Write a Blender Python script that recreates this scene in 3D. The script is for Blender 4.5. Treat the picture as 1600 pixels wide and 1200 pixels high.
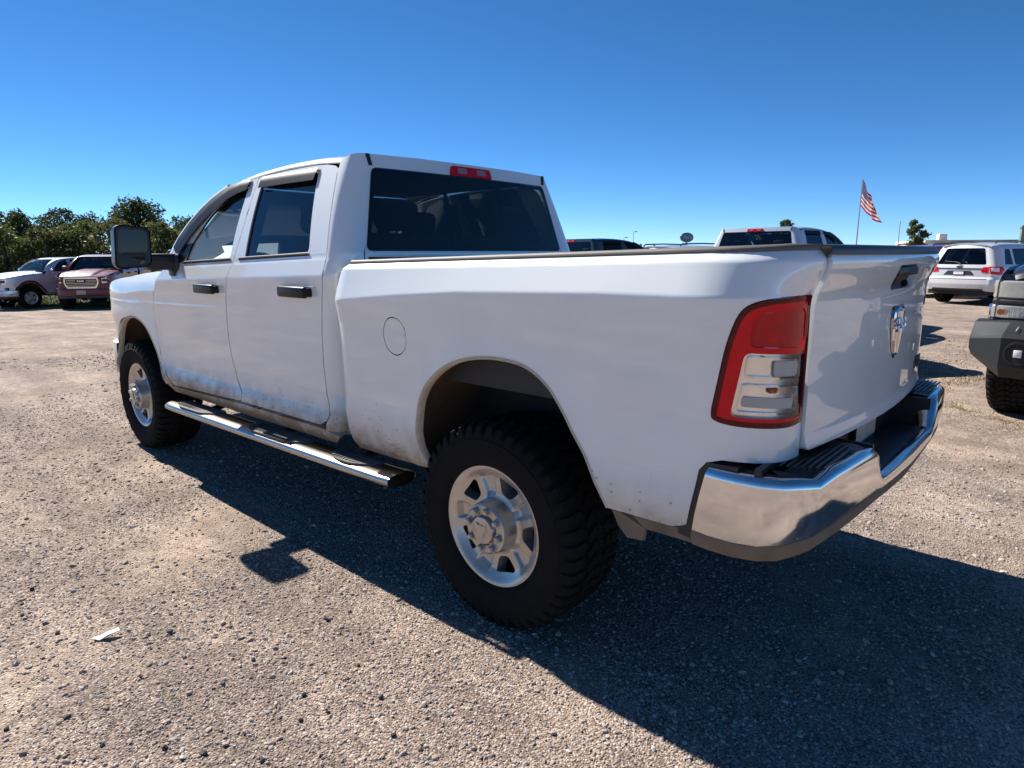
import bpy, bmesh, math, random
import numpy as np
from mathutils import Vector, Matrix
from mathutils.geometry import delaunay_2d_cdt

for o in list(bpy.data.objects): bpy.data.objects.remove(o)
SC = bpy.context.scene
COL = SC.collection
rng = random.Random(7)
NR = np.random.RandomState(11)
PI = math.pi

# ------------------------------------------------------------------ camera
CAM_POS = np.array([-1.718, 2.740, 1.494])
YAW, PITCH, ROLL, FPX = -0.83663, -0.19631, -0.00316, 1025.39
_f = np.array([math.cos(PITCH)*math.cos(YAW), math.cos(PITCH)*math.sin(YAW), math.sin(PITCH)])
_r = np.array([math.sin(YAW), -math.cos(YAW), 0.0]); _u = np.cross(_r, _f)
_c, _s = math.cos(ROLL), math.sin(ROLL)
CR, CU, CF = _c*_r+_s*_u, -_s*_r+_c*_u, _f
cam = bpy.data.cameras.new('camera'); camo = bpy.data.objects.new('camera', cam); COL.objects.link(camo)
cam.sensor_width = 36.0; cam.lens = FPX/1600*36.0; cam.clip_start = 0.05; cam.clip_end = 3000
mw = Matrix(((CR[0], CU[0], -CF[0], CAM_POS[0]), (CR[1], CU[1], -CF[1], CAM_POS[1]), (CR[2], CU[2], -CF[2], CAM_POS[2]), (0, 0, 0, 1)))
camo.matrix_world = mw
SC.camera = camo

# ------------------------------------------------------------------ sky, sun, exposure
SUN = Vector((1.11, -0.055, 1.0)).normalized()
SUN_EL = math.asin(SUN.z); SUN_AZ = math.atan2(SUN.x, SUN.y)
W = bpy.data.worlds.new('World'); SC.world = W; W.use_nodes = True
wn = W.node_tree.nodes; wl = W.node_tree.links; wn.clear()
sky = wn.new('ShaderNodeTexSky'); sky.sky_type = 'NISHITA'; sky.sun_disc = False
sky.sun_elevation = SUN_EL; sky.sun_rotation = SUN_AZ
sky.altitude = 0; sky.air_density = 0.45; sky.dust_density = 0.0; sky.ozone_density = 6.5
bg = wn.new('ShaderNodeBackground'); bg.inputs[1].default_value = 0.083
wo = wn.new('ShaderNodeOutputWorld'); hs_ = wn.new('ShaderNodeHueSaturation'); hs_.inputs['Hue'].default_value = .4955; hs_.inputs['Saturation'].default_value = 1.14
wl.new(sky.outputs[0], hs_.inputs['Color']); wl.new(hs_.outputs[0], bg.inputs[0]); wl.new(bg.outputs[0], wo.inputs[0])
sun = bpy.data.lights.new('sun', 'SUN'); sun.energy = 5.0; sun.angle = math.radians(0.53); sun.color = (1.0, 0.945, 0.87)
suno = bpy.data.objects.new('sun', sun); COL.objects.link(suno)
suno.rotation_euler = (-SUN).to_track_quat('-Z', 'Y').to_euler(); suno.location = SUN*40
vs = SC.view_settings
vs.view_transform = 'Standard'; vs.look = 'None'; vs.exposure = 0.90; vs.gamma = 1.0; vs.use_curve_mapping = False
cy = SC.cycles
cy.max_bounces = 8; cy.transparent_max_bounces = 16; cy.caustics_reflective = False; cy.caustics_refractive = False
cy.sample_clamp_indirect = 6.0
try: cy.use_denoising = True
except Exception: pass

def cam_xy(px, depth):
    """ground position at a depth (m along the horizontal view axis) and image column"""
    fh = np.array([math.cos(YAW), math.sin(YAW)]); rh = np.array([math.sin(YAW), -math.cos(YAW)])
    lat = (px-800)/FPX*depth*math.cos(PITCH)
    return CAM_POS[:2]+fh*depth+rh*lat
FH = (math.cos(YAW), math.sin(YAW)); RH = (math.sin(YAW), -math.cos(YAW))
def head_yaw(lat, dep):
    x = lat*RH[0]+dep*FH[0]; y = lat*RH[1]+dep*FH[1]
    return math.atan2(y, x)
_e = np.array([-16*RH[0]+25*FH[0], -16*RH[1]+25*FH[1]]); _e = _e/np.linalg.norm(_e)
def ground_z(x, y):
    s = (x-CAM_POS[0])*_e[0]+(y-CAM_POS[1])*_e[1]
    t = min(max((s-9.0)/23.0, 0.0), 1.0)
    return -0.50*t*t*(3-2*t)

# ------------------------------------------------------------------ materials
MATS = {}
def N(nt, t, **kw):
    n = nt.nodes.new(t)
    for k, v in kw.items(): setattr(n, k, v)
    return n
def mat(name):
    m = bpy.data.materials.new(name); m.use_nodes = True
    nt = m.node_tree; b = nt.nodes['Principled BSDF']
    MATS[name] = m
    return m, nt, b
def simple(name, col, rough=.5, metal=0., coat=0., spec=.5, var=0., vscale=20., bump=0., bscale=200., dirt=None, dcol=(.22, .16, .10), coat_r=.03):
    m, nt, b = mat(name)
    b.inputs['Roughness'].default_value = rough; b.inputs['Metallic'].default_value = metal
    b.inputs['Coat Weight'].default_value = coat; b.inputs['Coat Roughness'].default_value = coat_r
    b.inputs['Specular IOR Level'].default_value = spec
    if coat >= 1.0: b.inputs['Coat IOR'].default_value = 1.75
    b.inputs['Base Color'].default_value = (*col, 1)
    tc = N(nt, 'ShaderNodeTexCoord')
    src = None
    if var > 0:
        no = N(nt, 'ShaderNodeTexNoise'); no.inputs['Scale'].default_value = vscale; no.inputs['Detail'].default_value = 6
        nt.links.new(tc.outputs['Object'], no.inputs['Vector'])
        mx = N(nt, 'ShaderNodeMix', data_type='RGBA')
        mx.inputs[6].default_value = (*[max(0, c*(1-var)) for c in col], 1); mx.inputs[7].default_value = (*[min(1, c*(1+var)) for c in col], 1)
        nt.links.new(no.outputs[0], mx.inputs[0]); src = mx.outputs[2]
    if dirt:
        # road dirt: thick low on the body, broken up with noise; dirt = (z_low, z_high, max)
        sx = N(nt, 'ShaderNodeSeparateXYZ'); nt.links.new(tc.outputs['Object'], sx.inputs[0])
        mr = N(nt, 'ShaderNodeMapRange'); mr.inputs[1].default_value = dirt[1]; mr.inputs[2].default_value = dirt[0]
        mr.inputs[3].default_value = 0; mr.inputs[4].default_value = 1; nt.links.new(sx.outputs[2], mr.inputs[0])
        pw = N(nt, 'ShaderNodeMath', operation='POWER'); pw.inputs[1].default_value = 2.1; nt.links.new(mr.outputs[0], pw.inputs[0])
        n2 = N(nt, 'ShaderNodeTexNoise'); n2.inputs['Scale'].default_value = 9; n2.inputs['Detail'].default_value = 9; n2.inputs['Roughness'].default_value = .7
        nt.links.new(tc.outputs['Object'], n2.inputs['Vector'])
        r2 = N(nt, 'ShaderNodeMapRange'); r2.inputs[1].default_value = .15; r2.inputs[2].default_value = .80; nt.links.new(n2.outputs[0], r2.inputs[0])
        ml = N(nt, 'ShaderNodeMath', operation='MULTIPLY'); nt.links.new(pw.outputs[0], ml.inputs[0]); nt.links.new(r2.outputs[0], ml.inputs[1])
        vz = N(nt, 'ShaderNodeTexVoronoi'); vz.inputs['Scale'].default_value = 55; nt.links.new(tc.outputs['Object'], vz.inputs['Vector'])
        vr = N(nt, 'ShaderNodeMapRange'); vr.inputs[1].default_value = .16; vr.inputs[2].default_value = .30; vr.inputs[3].default_value = 1; vr.inputs[4].default_value = 0; nt.links.new(vz.outputs['Distance'], vr.inputs[0])
        vc = N(nt, 'ShaderNodeSeparateColor'); nt.links.new(vz.outputs['Color'], vc.inputs[0])
        vk = N(nt, 'ShaderNodeMath', operation='LESS_THAN'); nt.links.new(vc.outputs[0], vk.inputs[0])
        p2 = N(nt, 'ShaderNodeMath', operation='MULTIPLY'); p2.inputs[1].default_value = .8; nt.links.new(pw.outputs[0], p2.inputs[0]); nt.links.new(p2.outputs[0], vk.inputs[1])
        vm = N(nt, 'ShaderNodeMath', operation='MULTIPLY'); nt.links.new(vr.outputs[0], vm.inputs[0]); nt.links.new(vk.outputs[0], vm.inputs[1])
        ml2 = N(nt, 'ShaderNodeMath', operation='MULTIPLY_ADD'); ml2.inputs[1].default_value = .22; nt.links.new(vm.outputs[0], ml2.inputs[0]); nt.links.new(ml.outputs[0], ml2.inputs[2]); ml = ml2
        # thin dust film everywhere
        flm = .10 if max(col) > .3 else .025
        n3 = N(nt, 'ShaderNodeTexNoise'); n3.inputs['Scale'].default_value = 3.2; n3.inputs['Detail'].default_value = 8
        nt.links.new(tc.outputs['Object'], n3.inputs['Vector'])
        r3 = N(nt, 'ShaderNodeMapRange'); r3.inputs[1].default_value = .45; r3.inputs[2].default_value = .8; r3.inputs[4].default_value = flm; nt.links.new(n3.outputs[0], r3.inputs[0])
        m2 = N(nt, 'ShaderNodeMath', operation='MULTIPLY_ADD'); m2.inputs[1].default_value = dirt[2]; nt.links.new(ml.outputs[0], m2.inputs[0]); nt.links.new(r3.outputs[0], m2.inputs[2])
        m2.use_clamp = True
        md = N(nt, 'ShaderNodeMix', data_type='RGBA'); md.inputs[6].default_value = (*col, 1); md.inputs[7].default_value = (*dcol, 1)
        if src: nt.links.new(src, md.inputs[6])
        nt.links.new(m2.outputs[0], md.inputs[0]); src = md.outputs[2]
        rr = N(nt, 'ShaderNodeMapRange'); rr.inputs[3].default_value = rough; rr.inputs[4].default_value = .85; nt.links.new(m2.outputs[0], rr.inputs[0]); nt.links.new(rr.outputs[0], b.inputs['Roughness'])
        if coat > 0:
            rc = N(nt, 'ShaderNodeMapRange'); rc.inputs[2].default_value = .6; rc.inputs[3].default_value = coat; rc.inputs[4].default_value = 0.05; nt.links.new(m2.outputs[0], rc.inputs[0]); nt.links.new(rc.outputs[0], b.inputs['Coat Weight'])
        if metal > 0:
            rm = N(nt, 'ShaderNodeMapRange'); rm.inputs[3].default_value = metal; rm.inputs[4].default_value = 0; nt.links.new(m2.outputs[0], rm.inputs[0]); nt.links.new(rm.outputs[0], b.inputs['Metallic'])
    if src: nt.links.new(src, b.inputs['Base Color'])
    if bump > 0:
        nb = N(nt, 'ShaderNodeTexNoise'); nb.inputs['Scale'].default_value = bscale; nb.inputs['Detail'].default_value = 4
        nt.links.new(tc.outputs['Object'], nb.inputs['Vector'])
        bp = N(nt, 'ShaderNodeBump'); bp.inputs['Strength'].default_value = bump; bp.inputs['Distance'].default_value = .002
        nt.links.new(nb.outputs[0], bp.inputs['Height']); nt.links.new(bp.outputs[0], b.inputs['Normal'])
    return m
def glass(name, tint, refl=1.0, rough=0.0):
    m = bpy.data.materials.new(name); m.use_nodes = True; nt = m.node_tree; nt.nodes.clear()
    out = N(nt, 'ShaderNodeOutputMaterial'); tr = N(nt, 'ShaderNodeBsdfTransparent'); tr.inputs[0].default_value = (*tint, 1)
    gl = N(nt, 'ShaderNodeBsdfGlossy'); gl.inputs['Roughness'].default_value = rough; gl.inputs[0].default_value = (refl, refl, refl, 1)
    fr = N(nt, 'ShaderNodeFresnel'); fr.inputs[0].default_value = 1.5
    mx = N(nt, 'ShaderNodeMixShader')
    nt.links.new(fr.outputs[0], mx.inputs[0]); nt.links.new(tr.outputs[0], mx.inputs[1]); nt.links.new(gl.outputs[0], mx.inputs[2]); nt.links.new(mx.outputs[0], out.inputs[0])
    MATS[name] = m; return m

M_WHITE = simple('white_paint', (.81, .845, .83), rough=.35, coat=1.0, dirt=(.52, .90, 2.6), dcol=(.36, .26, .155))
M_LIP = simple('dirty_white_lip', (.56, .48, .36), rough=.6, var=.35, vscale=22)
M_CHROME = simple('chrome', (.78, .78, .78), rough=.09, metal=1.0, dirt=(.60, .80, .9), dcol=(.24, .18, .12))
M_BARCHROME = simple('dusty_chrome', (.44, .41, .37), rough=.26, metal=1.0, var=.15, vscale=14)
M_BPLAST = simple('black_plastic', (.018, .018, .019), rough=.42, bump=.15, bscale=500)
M_CAP = simple('dusty_rail_plastic', (.13, .115, .10), rough=.62, var=.35, vscale=7)
M_GLOSSB = simple('gloss_black', (.008, .008, .009), rough=.12, coat=.6)
M_HANDLE = simple('satin_black', (.010, .010, .010), rough=.36, spec=.22)
M_VISOR = simple('visor_acrylic', (.006, .006, .007), rough=.42, spec=.12)
M_MOLD = simple('rubber_molding', (.012, .012, .012), rough=.6)
M_LINER = simple('muddy_liner', (.125, .068, .034), rough=.9, var=.55, vscale=9, bump=.5, bscale=60)
M_UNDER = simple('dirty_underbody', (.030, .024, .019), rough=.85, var=.5, vscale=12)
M_VAL = simple('dirty_valance', (.19, .145, .10), rough=.85, var=.45, vscale=14)
M_TYRE = simple('tyre_rubber', (.011, .0105, .0105), rough=.88, var=.35, vscale=18, bump=.2, bscale=120, spec=.15)
M_RIM = simple('silver_wheel', (.58, .53, .46), rough=.30, metal=.55, coat=.4, var=.12, vscale=16)
M_HUB = simple('silver_hub', (.52, .49, .44), rough=.32, metal=.75, var=.2, vscale=25)
M_BRAKE = simple('brake_iron', (.035, .03, .028), rough=.8, var=.4)
M_INT = simple('interior_dark', (.030, .031, .034), rough=.8, var=.2)
M_SEAT = simple('seat_cloth', (.050, .052, .058), rough=.9, var=.2, vscale=60)
M_GLASS = glass('side_glass', (.86, .95, .95))
M_TINT = glass('tinted_glass', (.17, .21, .24))
M_TINTR = glass('dark_rear_glass', (.17, .20, .23))
M_SMOKE = glass('smoked_visor', (.05, .05, .055))
M_MIRR = simple('mirror_glass', (.006, .010, .013), rough=.03, spec=.35)
M_CLEAR = glass('clear_lens', (.95, .95, .95))
M_RED = simple('red_lens', (.70, .004, .014), rough=.05, coat=.0, spec=.28)
M_RED3 = simple('lamp_edge_red', (.10, .002, .005), rough=.06, spec=.3)
M_RED2 = simple('deep_red_lens', (.50, .003, .008), rough=.05, coat=.0, spec=.35, var=.35, vscale=18)
M_REFL = simple('lamp_reflector', (.95, .93, .90), rough=.22, metal=.85)
M_AMBER = simple('amber_bulb', (.55, .16, .03), rough=.3)
M_FROST = simple('frosted_lens', (.90, .87, .84), rough=.3)
M_CARGO = simple('cargo_lens', (.36, .20, .21), rough=.15, coat=.5)
M_BED = simple('bed_liner', (.05, .05, .052), rough=.8, bump=.5, bscale=300)
M_FRAME = simple('frame_black', (.02, .018, .016), rough=.7, var=.4, vscale=10)
M_PLATE = simple('plate_paint', (.50, .40, .33), rough=.5, var=.45, vscale=22)
M_GREYTXT = simple('badge_dark', (.10, .10, .11), rough=.3, metal=.7)
M_PAD = simple('step_pad_rubber', (.085, .082, .078), rough=.75, var=.35, vscale=26)

# ------------------------------------------------------------------ mesh helpers
LAST = [None]
def link(o, parent=None):
    COL.objects.link(o); LAST[0] = o
    if parent is not None: o.parent = parent
    return o
def mk(name, V, F, m, parent=None, sharp=35, smooth=True):
    me = bpy.data.meshes.new(name); me.from_pydata([tuple(v) for v in V], [], [tuple(f) for f in F]); me.update()
    if m is not None: me.materials.append(m)
    if smooth:
        me.polygons.foreach_set('use_smooth', [True]*len(me.polygons))
        if sharp: me.set_sharp_from_angle(angle=math.radians(sharp))
    return link(bpy.data.objects.new(name, me), parent)
class MB:
    def __init__(s): s.V = []; s.F = []
    def add(s, V, F):
        k = len(s.V); s.V += [tuple(v) for v in V]; s.F += [tuple(i+k for i in f) for f in F]; return s
    def box(s, c, d, rot=None):
        vs_ = []
        for sx in (-1, 1):
            for sy in (-1, 1):
                for sz in (-1, 1):
                    p = Vector((sx*d[0]/2, sy*d[1]/2, sz*d[2]/2))
                    if rot is not None: p = rot @ p
                    vs_.append((p.x+c[0], p.y+c[1], p.z+c[2]))
        return s.add(vs_, [(0, 1, 3, 2), (4, 6, 7, 5), (0, 4, 5, 1), (2, 3, 7, 6), (0, 2, 6, 4), (1, 5, 7, 3)])
    def rbox(s, c, d, bev=.01, seg=2, rot=None):
        bm = bmesh.new(); bmesh.ops.create_cube(bm, size=1.0)
        for v in bm.verts: v.co = Vector((v.co.x*d[0], v.co.y*d[1], v.co.z*d[2]))
        bmesh.ops.bevel(bm, geom=list(bm.edges), offset=bev, segments=seg, profile=.5, affect='EDGES')
        bm.verts.index_update()
        vs_ = [((rot @ v.co) if rot is not None else v.co) for v in bm.verts]
        s.add([(v.x+c[0], v.y+c[1], v.z+c[2]) for v in vs_], [[v.index for v in f.verts] for f in bm.faces]); bm.free()
        return s
    def tube(s, pts, r, n=10, caps=True, ry=None):
        P = [Vector(p) for p in pts]; rr = r if isinstance(r, (list, tuple)) else [r]*len(P)
        rings = []
        for i, p in enumerate(P):
            t = (P[min(i+1, len(P)-1)]-P[max(i-1, 0)]).normalized()
            a = t.cross(Vector((0, 0, 1)));
            if a.length < 1e-3: a = t.cross(Vector((1, 0, 0)))
            a.normalize(); b = a.cross(t)
            rings.append([p+a*(rr[i]*math.cos(2*PI*k/n))+b*((ry if ry else rr[i])*math.sin(2*PI*k/n)) for k in range(n)])
        return s.loft(rings, True, caps)
    def loft(s, rings, closed=True, caps=False):
        n = len(rings[0]); V = [v for r in rings for v in r]; F = []
        for i in range(len(rings)-1):
            for k in range(n if closed else n-1):
                F.append((i*n+k, i*n+(k+1) % n, (i+1)*n+(k+1) % n, (i+1)*n+k))
        if caps:
            F.append(tuple(range(n))[::-1]); F.append(tuple((len(rings)-1)*n+k for k in range(n)))
        return s.add(V, F)
    def lathe(s, prof, n=48, c=(0, 0, 0)):
        rings = [[(c[0]+r*math.cos(2*PI*k/n), c[1]+y, c[2]+r*math.sin(2*PI*k/n)) for k in range(n)] for r, y in prof]
        return s.loft(rings, True, False)
    def prism(s, pts, axis, a, b):
        """extrude 2D outline; axis 1: pts are (x,z) extruded along y; axis 0: (y,z) along x; axis 2: (x,y) along z"""
        def P(p, h): return (p[0], h, p[1]) if axis == 1 else ((h, p[0], p[1]) if axis == 0 else (p[0], p[1], h))
        n = len(pts); V = [P(p, a) for p in pts]+[P(p, b) for p in pts]
        return s.add(V, [tuple(range(n))[::-1], tuple(range(n, 2*n))]+[(k, (k+1) % n, n+(k+1) % n, n+k) for k in range(n)])
    def mk(s, name, m, parent=None, sharp=35, smooth=True):
        o = mk(name, s.V, s.F, m, parent, sharp, smooth)
        bm = bmesh.new(); bm.from_mesh(o.data); bmesh.ops.recalc_face_normals(bm, faces=bm.faces); bm.to_mesh(o.data); bm.free()
        if smooth and sharp: o.data.set_sharp_from_angle(angle=math.radians(sharp))
        return o
def cr(pts, n=5, closed=False):
    """catmull-rom through points"""
    P = [np.array(p, float) for p in pts]; out = []; L = len(P)
    rngi = range(L) if closed else range(L-1)
    for i in rngi:
        p0 = P[(i-1) % L] if (closed or i > 0) else P[i]; p1 = P[i]; p2 = P[(i+1) % L]
        p3 = P[(i+2) % L] if (closed or i+2 < L) else p2
        for k in range(n):
            t = k/n
            out.append(tuple(.5*((2*p1)+(-p0+p2)*t+(2*p0-5*p1+4*p2-p3)*t*t+(-p0+3*p1-3*p2+p3)*t**3)))
    if not closed: out.append(tuple(P[-1]))
    return out
def rpoly(pts, r, n=4):
    """polygon with rounded corners; r: one radius or list"""
    out = []; L = len(pts)
    for i in range(L):
        p = Vector(pts[i][:2]); a = Vector(pts[i-1][:2])-p; b = Vector(pts[(i+1) % L][:2])-p
        ri = r[i] if isinstance(r, (list, tuple)) else r
        if ri <= 0: out.append(tuple(p)); continue
        q0 = p+a.normalized()*min(ri, a.length*.49); q1 = p+b.normalized()*min(ri, b.length*.49)
        for k in range(n+1):
            t = k/n; out.append(tuple(q0*(1-t)**2+p*2*t*(1-t)+q1*t*t))
    return out
def inset(pts, g):
    if g == 0: return list(pts)
    P = np.array([p[:2] for p in pts]); A = 0.5*np.sum(P[:, 0]*np.roll(P[:, 1], -1)-np.roll(P[:, 0], -1)*P[:, 1])
    sg = 1 if A > 0 else -1; out = []
    for i in range(len(P)):
        d0 = P[i]-P[i-1]; d1 = P[(i+1) % len(P)]-P[i]
        d0 = d0/(np.linalg.norm(d0)+1e-9); d1 = d1/(np.linalg.norm(d1)+1e-9)
        n0 = np.array([-d0[1], d0[0]])*sg; n1 = np.array([-d1[1], d1[0]])*sg
        n = n0+n1; l = np.linalg.norm(n); n = n/l if l > 1e-6 else n0
        out.append(tuple(P[i]+n*g/max(.5, float(np.dot(n, n0)))))
    return out
def dens(pts, d):
    out = []; L = len(pts)
    for i in range(L):
        a = np.array(pts[i][:2]); b = np.array(pts[(i+1) % L][:2]); k = max(1, int(math.ceil(np.linalg.norm(b-a)/d)))
        if np.linalg.norm(b-a) < 1e-6: continue
        for j in range(k): out.append(tuple(a+(b-a)*j/k))
    return out
def inpoly(P, poly):
    x, y = P[:, 0], P[:, 1]; r = np.zeros(len(P), bool); n = len(poly); Q = np.array(poly)
    for i in range(n):
        x0, y0 = Q[i]; x1, y1 = Q[i-1]
        if y0 == y1: continue
        c = ((y0 > y) != (y1 > y)) & (x < (x1-x0)*(y-y0)/(y1-y0)+x0); r ^= c
    return r
def fnormal(f, u, v, e=2e-3):
    a = Vector(f(u+e, v))-Vector(f(u-e, v)); b = Vector(f(u, v+e))-Vector(f(u, v-e))
    n = a.cross(b); 
    return n.normalized() if n.length > 1e-12 else Vector((0, 1, 0))
def off(f, d, hint):
    h = Vector(hint)
    def g(u, v):
        n = fnormal(f, u, v)
        if n.dot(h) < 0: n = -n
        p = f(u, v); return (p[0]+n.x*d, p[1]+n.y*d, p[2]+n.z*d)
    return g
def panel(name, outer, f, m, parent, hint=(0, 1, 0), holes=(), ru=.05, rv=.012, gap=0., flange=.014, fine=.02, hflange=None):
    """curved sheet: outline(s) in (u,v), triangulated, lifted by f(u,v), exact normals, folded edge"""
    hint = Vector(hint)
    loops = [dens(inset(outer, gap), fine)]+[dens(inset(h, -gap), fine) for h in holes]
    A = np.array(loops[0]); lo, hi = A.min(0), A.max(0)
    gu = np.arange(lo[0]+ru/2, hi[0], ru); gv = np.arange(lo[1]+rv/2, hi[1], rv)
    G = np.array([(a, b) for b in gv for a in gu]) if len(gu) and len(gv) else np.zeros((0, 2))
    sc = np.array([rv/ru, 1.0])
    B = np.concatenate([np.array(l) for l in loops])
    if len(G):
        k = inpoly(G, loops[0])
        for h in loops[1:]: k &= ~inpoly(G, h)
        G = G[k]
        if len(G):
            dm = np.full(len(G), 9.)
            for b in B: dm = np.minimum(dm, np.hypot((G[:, 0]-b[0])*sc[0], G[:, 1]-b[1]))
            G = G[dm > rv*.45]
    P = np.concatenate([B, G]) if len(G) else B
    edges = []; k = 0
    for l in loops:
        edges += [(k+i, k+(i+1) % len(l)) for i in range(len(l))]; k += len(l)
    r = delaunay_2d_cdt([Vector((p[0]*sc[0], p[1])) for p in P], edges, [], 0, 1e-6, True)
    V2 = np.array([(v.x/sc[0], v.y) for v in r[0]]); tris = [tuple(t) for t in r[2]]
    cen = np.array([V2[list(t)].mean(0) for t in tris]); k = inpoly(cen, loops[0])
    for h in loops[1:]: k &= ~inpoly(cen, h)
    tris = [t for t, q in zip(tris, k) if q]
    V = []; NN = []
    for u, v in V2:
        V.append(Vector(f(u, v))); n = fnormal(f, u, v); NN.append(n if n.dot(hint) > 0 else -n)
    F = []; LN = []
    for t in tris:
        fn = (V[t[1]]-V[t[0]]).cross(V[t[2]]-V[t[0]])
        if fn.dot(NN[t[0]]) < 0: t = t[::-1]
        F.append(t); LN += [NN[i] for i in t]
    if flange:
        cnt = {}
        for t in F:
            for a, b in ((t[0], t[1]), (t[1], t[2]), (t[2], t[0])):
                e = (min(a, b), max(a, b)); cnt[e] = None if e in cnt else (a, b)
        hd = hflange if hflange is not None else flange
        nl0 = len(loops[0]); low = {}
        A0 = np.array(loops[0])
        for e, ab in cnt.items():
            if ab is None: continue
            a, b = ab
            for i in (a, b):
                if i not in low:
                    d = flange
                    if len(loops) > 1 and hd != flange:
                        if np.min(np.hypot(A0[:, 0]-V2[i][0], A0[:, 1]-V2[i][1])) > 1e-4: d = hd
                    low[i] = len(V); V.append(V[i]-NN[i]*d)
            q = (b, a, low[a], low[b]); fn = (V[q[1]]-V[q[0]]).cross(V[q[2]]-V[q[1]])
            fn = fn.normalized() if fn.length > 0 else NN[a]
            F.append(q); LN += [fn]*4
    me = bpy.data.meshes.new(name); me.from_pydata([tuple(v) for v in V], [], F); me.update()
    me.materials.append(m); me.polygons.foreach_set('use_smooth', [True]*len(F))
    me.normals_split_custom_set([tuple(n) for n in LN])
    return link(bpy.data.objects.new(name, me), parent)
def mir(o):
    """mirrored twin of a part (and of its sub-parts) on the other side of the vehicle"""
    c = o.copy(); COL.objects.link(c); c.parent = o.parent; c.scale = (1, -1, 1)
    c.location = (o.location.x, -o.location.y, o.location.z)
    for ch in o.children:
        d = ch.copy(); COL.objects.link(d); d.parent = c
    return c
def thing(name, label, cat, loc=(0, 0, 0), rz=0., group=None):
    o = bpy.data.objects.new(name, None); o.empty_display_size = .2; COL.objects.link(o)
    o.location = loc; o.rotation_euler = (0, 0, rz); o['label'] = label; o['category'] = cat
    if group: o['group'] = group
    return o
def tag(o, label, cat, group=None):
    o['label'] = label; o['category'] = cat
    if group: o['group'] = group
    return o
def copy_tree(o, parent=None, swap=None, skip=()):
    c = o.copy(); COL.objects.link(c); c.parent = parent
    if swap and o.type == 'MESH':
        for i, sl in enumerate(c.material_slots):
            if sl.material and sl.material.name in swap:
                nm_ = sl.material.name; sl.link = 'OBJECT'; sl.material = swap[nm_]
    for ch in o.children:
        if ch.name.split('.')[0] in skip: continue
        copy_tree(ch, c, swap, skip)
    return c
def text_mesh(name, s, size, m, parent, M4, ext=.004, shear=0., bold=0.):
    cu = bpy.data.curves.new(name, 'FONT'); cu.body = s; cu.size = size; cu.extrude = ext; cu.align_x = 'CENTER'; cu.align_y = 'CENTER'; cu.shear = shear; cu.offset = bold
    cu.resolution_u = 3
    t = bpy.data.objects.new(name+'_tmp', cu); COL.objects.link(t)
    dg = bpy.context.evaluated_depsgraph_get(); me = bpy.data.meshes.new_from_object(t.evaluated_get(dg))
    bpy.data.objects.remove(t); me.transform(M4); me.name = name; me.materials.clear(); me.materials.append(m)
    return link(bpy.data.objects.new(name, me), parent)

def lin(z, kn): return float(np.interp(z, [k[0] for k in kn], [k[1] for k in kn]))
def smo(z, kn, w=.018):
    xs = [k[0] for k in kn]; ys = [k[1] for k in kn]
    return float(np.mean(np.interp(z+w*np.linspace(-1, 1, 9), xs, ys)))

# ------------------------------------------------------------------ truck body surfaces (x forward, y left, z up, origin under the rear axle)
ZS = [(-1.2, 1.372), (-.523, 1.37), (.124, 1.351), (.5, 1.325), (.95, 1.285)]
ARCH = [(.36, .585), (.398, .68), (.404, .785), (.378, .90), (.300, .995), (.185, 1.067), (.058, 1.106), (-.075, 1.120), (-.211, 1.106), (-.312, 1.050), (-.382, .969), (-.428, .898), (-.476, .828), (-.525, .735), (-.565, .657)]
def ztop(x): return 1.477-.026*x
def Yb(x, z):
    s = lin(x, ZS); t = ztop(x)
    kn = [(.5, .90), (.56, .94), (.60, .966), (.66, .985), (.74, .994), (.83, .990), (1.0, .995), (1.18, 1.004), (s, 1.022), (t-.026, .978), (t, .945), (t+.05, .86)]
    y = smo(z, kn, .006); d = abs(math.hypot(x+.03, (z-.62)*.92)-.45)
    return y+.010*math.exp(-(d/.06)**2)
UC = -.80
def mbed(u, z):
    if u >= UC:
        e = max(0., (u-.90)/.07)            # the front edge folds in
        return (u, Yb(u, z)-.02*e*e, z)
    t = (UC-u)/.42; p = .78; yb = Yb(UC, z)
    lip = smo(z, [(1.35, 0), (1.385, -.006), (1.44, -.030), (1.475, -.034), (1.50, -.018), (1.53, .02)], .012)
    if t > 1: return (UC-.291+lip, .765-(t-1)*.3, z)
    s, c = math.sin(t*PI/2), math.cos(t*PI/2)
    return (UC-.291*max(s, 0)**p+lip*max(s, 0)**4, .765+(yb-.765)*max(c, 0)**p, z)
def zbelt(x): return 1.535-.034*x
def Ydoor(x, z):
    b = zbelt(x)
    kn = [(.45, .86), (.52, .925), (.58, .967), (.62, .980), (.66, .976), (.72, .957), (.80, .949), (1.0, .955), (1.2, .966), (b-.105, .979), (b, .945), (b+.5, .75)]
    if z <= b-.03: y = smo(z, kn, .007)
    else:
        t = max(z-b, 0); y = .945-.30*t-.2*t*t
        if z < b+.02:
            w = (z-(b-.03))/.05; y = smo(z, kn, .007)*(1-w)+y*w
    # crease that runs from the fender into the doors and fades out
    k = min(max((x-1.6)/1.0, 0), 1); cz = 1.22-.021*x
    y += .0028*k*math.exp(-((z-cz)/.012)**2)
    if x > 3.0:
        d = abs(math.hypot(x-3.74, (z-.60)*.95)-.44); y += .013*math.exp(-(d/.07)**2)*min((x-3.0)/.2, 1)
    return y
def mdoor(x, z): return (x, Ydoor(x, z), z)
def zhood(x): return lin(x, [(2.9, 1.40), (3.2, 1.385), (3.55, 1.368), (3.9, 1.335), (4.2, 1.285), (4.6, 1.21), (4.9, 1.15)])
def Yfend(x, z):
    y = Ydoor(min(x, 3.95), min(z, 1.30)); h = zhood(x)
    t = min(max((z-(h-.16))/.16, 0), 1.25)
    return y-.085*t*t
UF = 3.90
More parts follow.
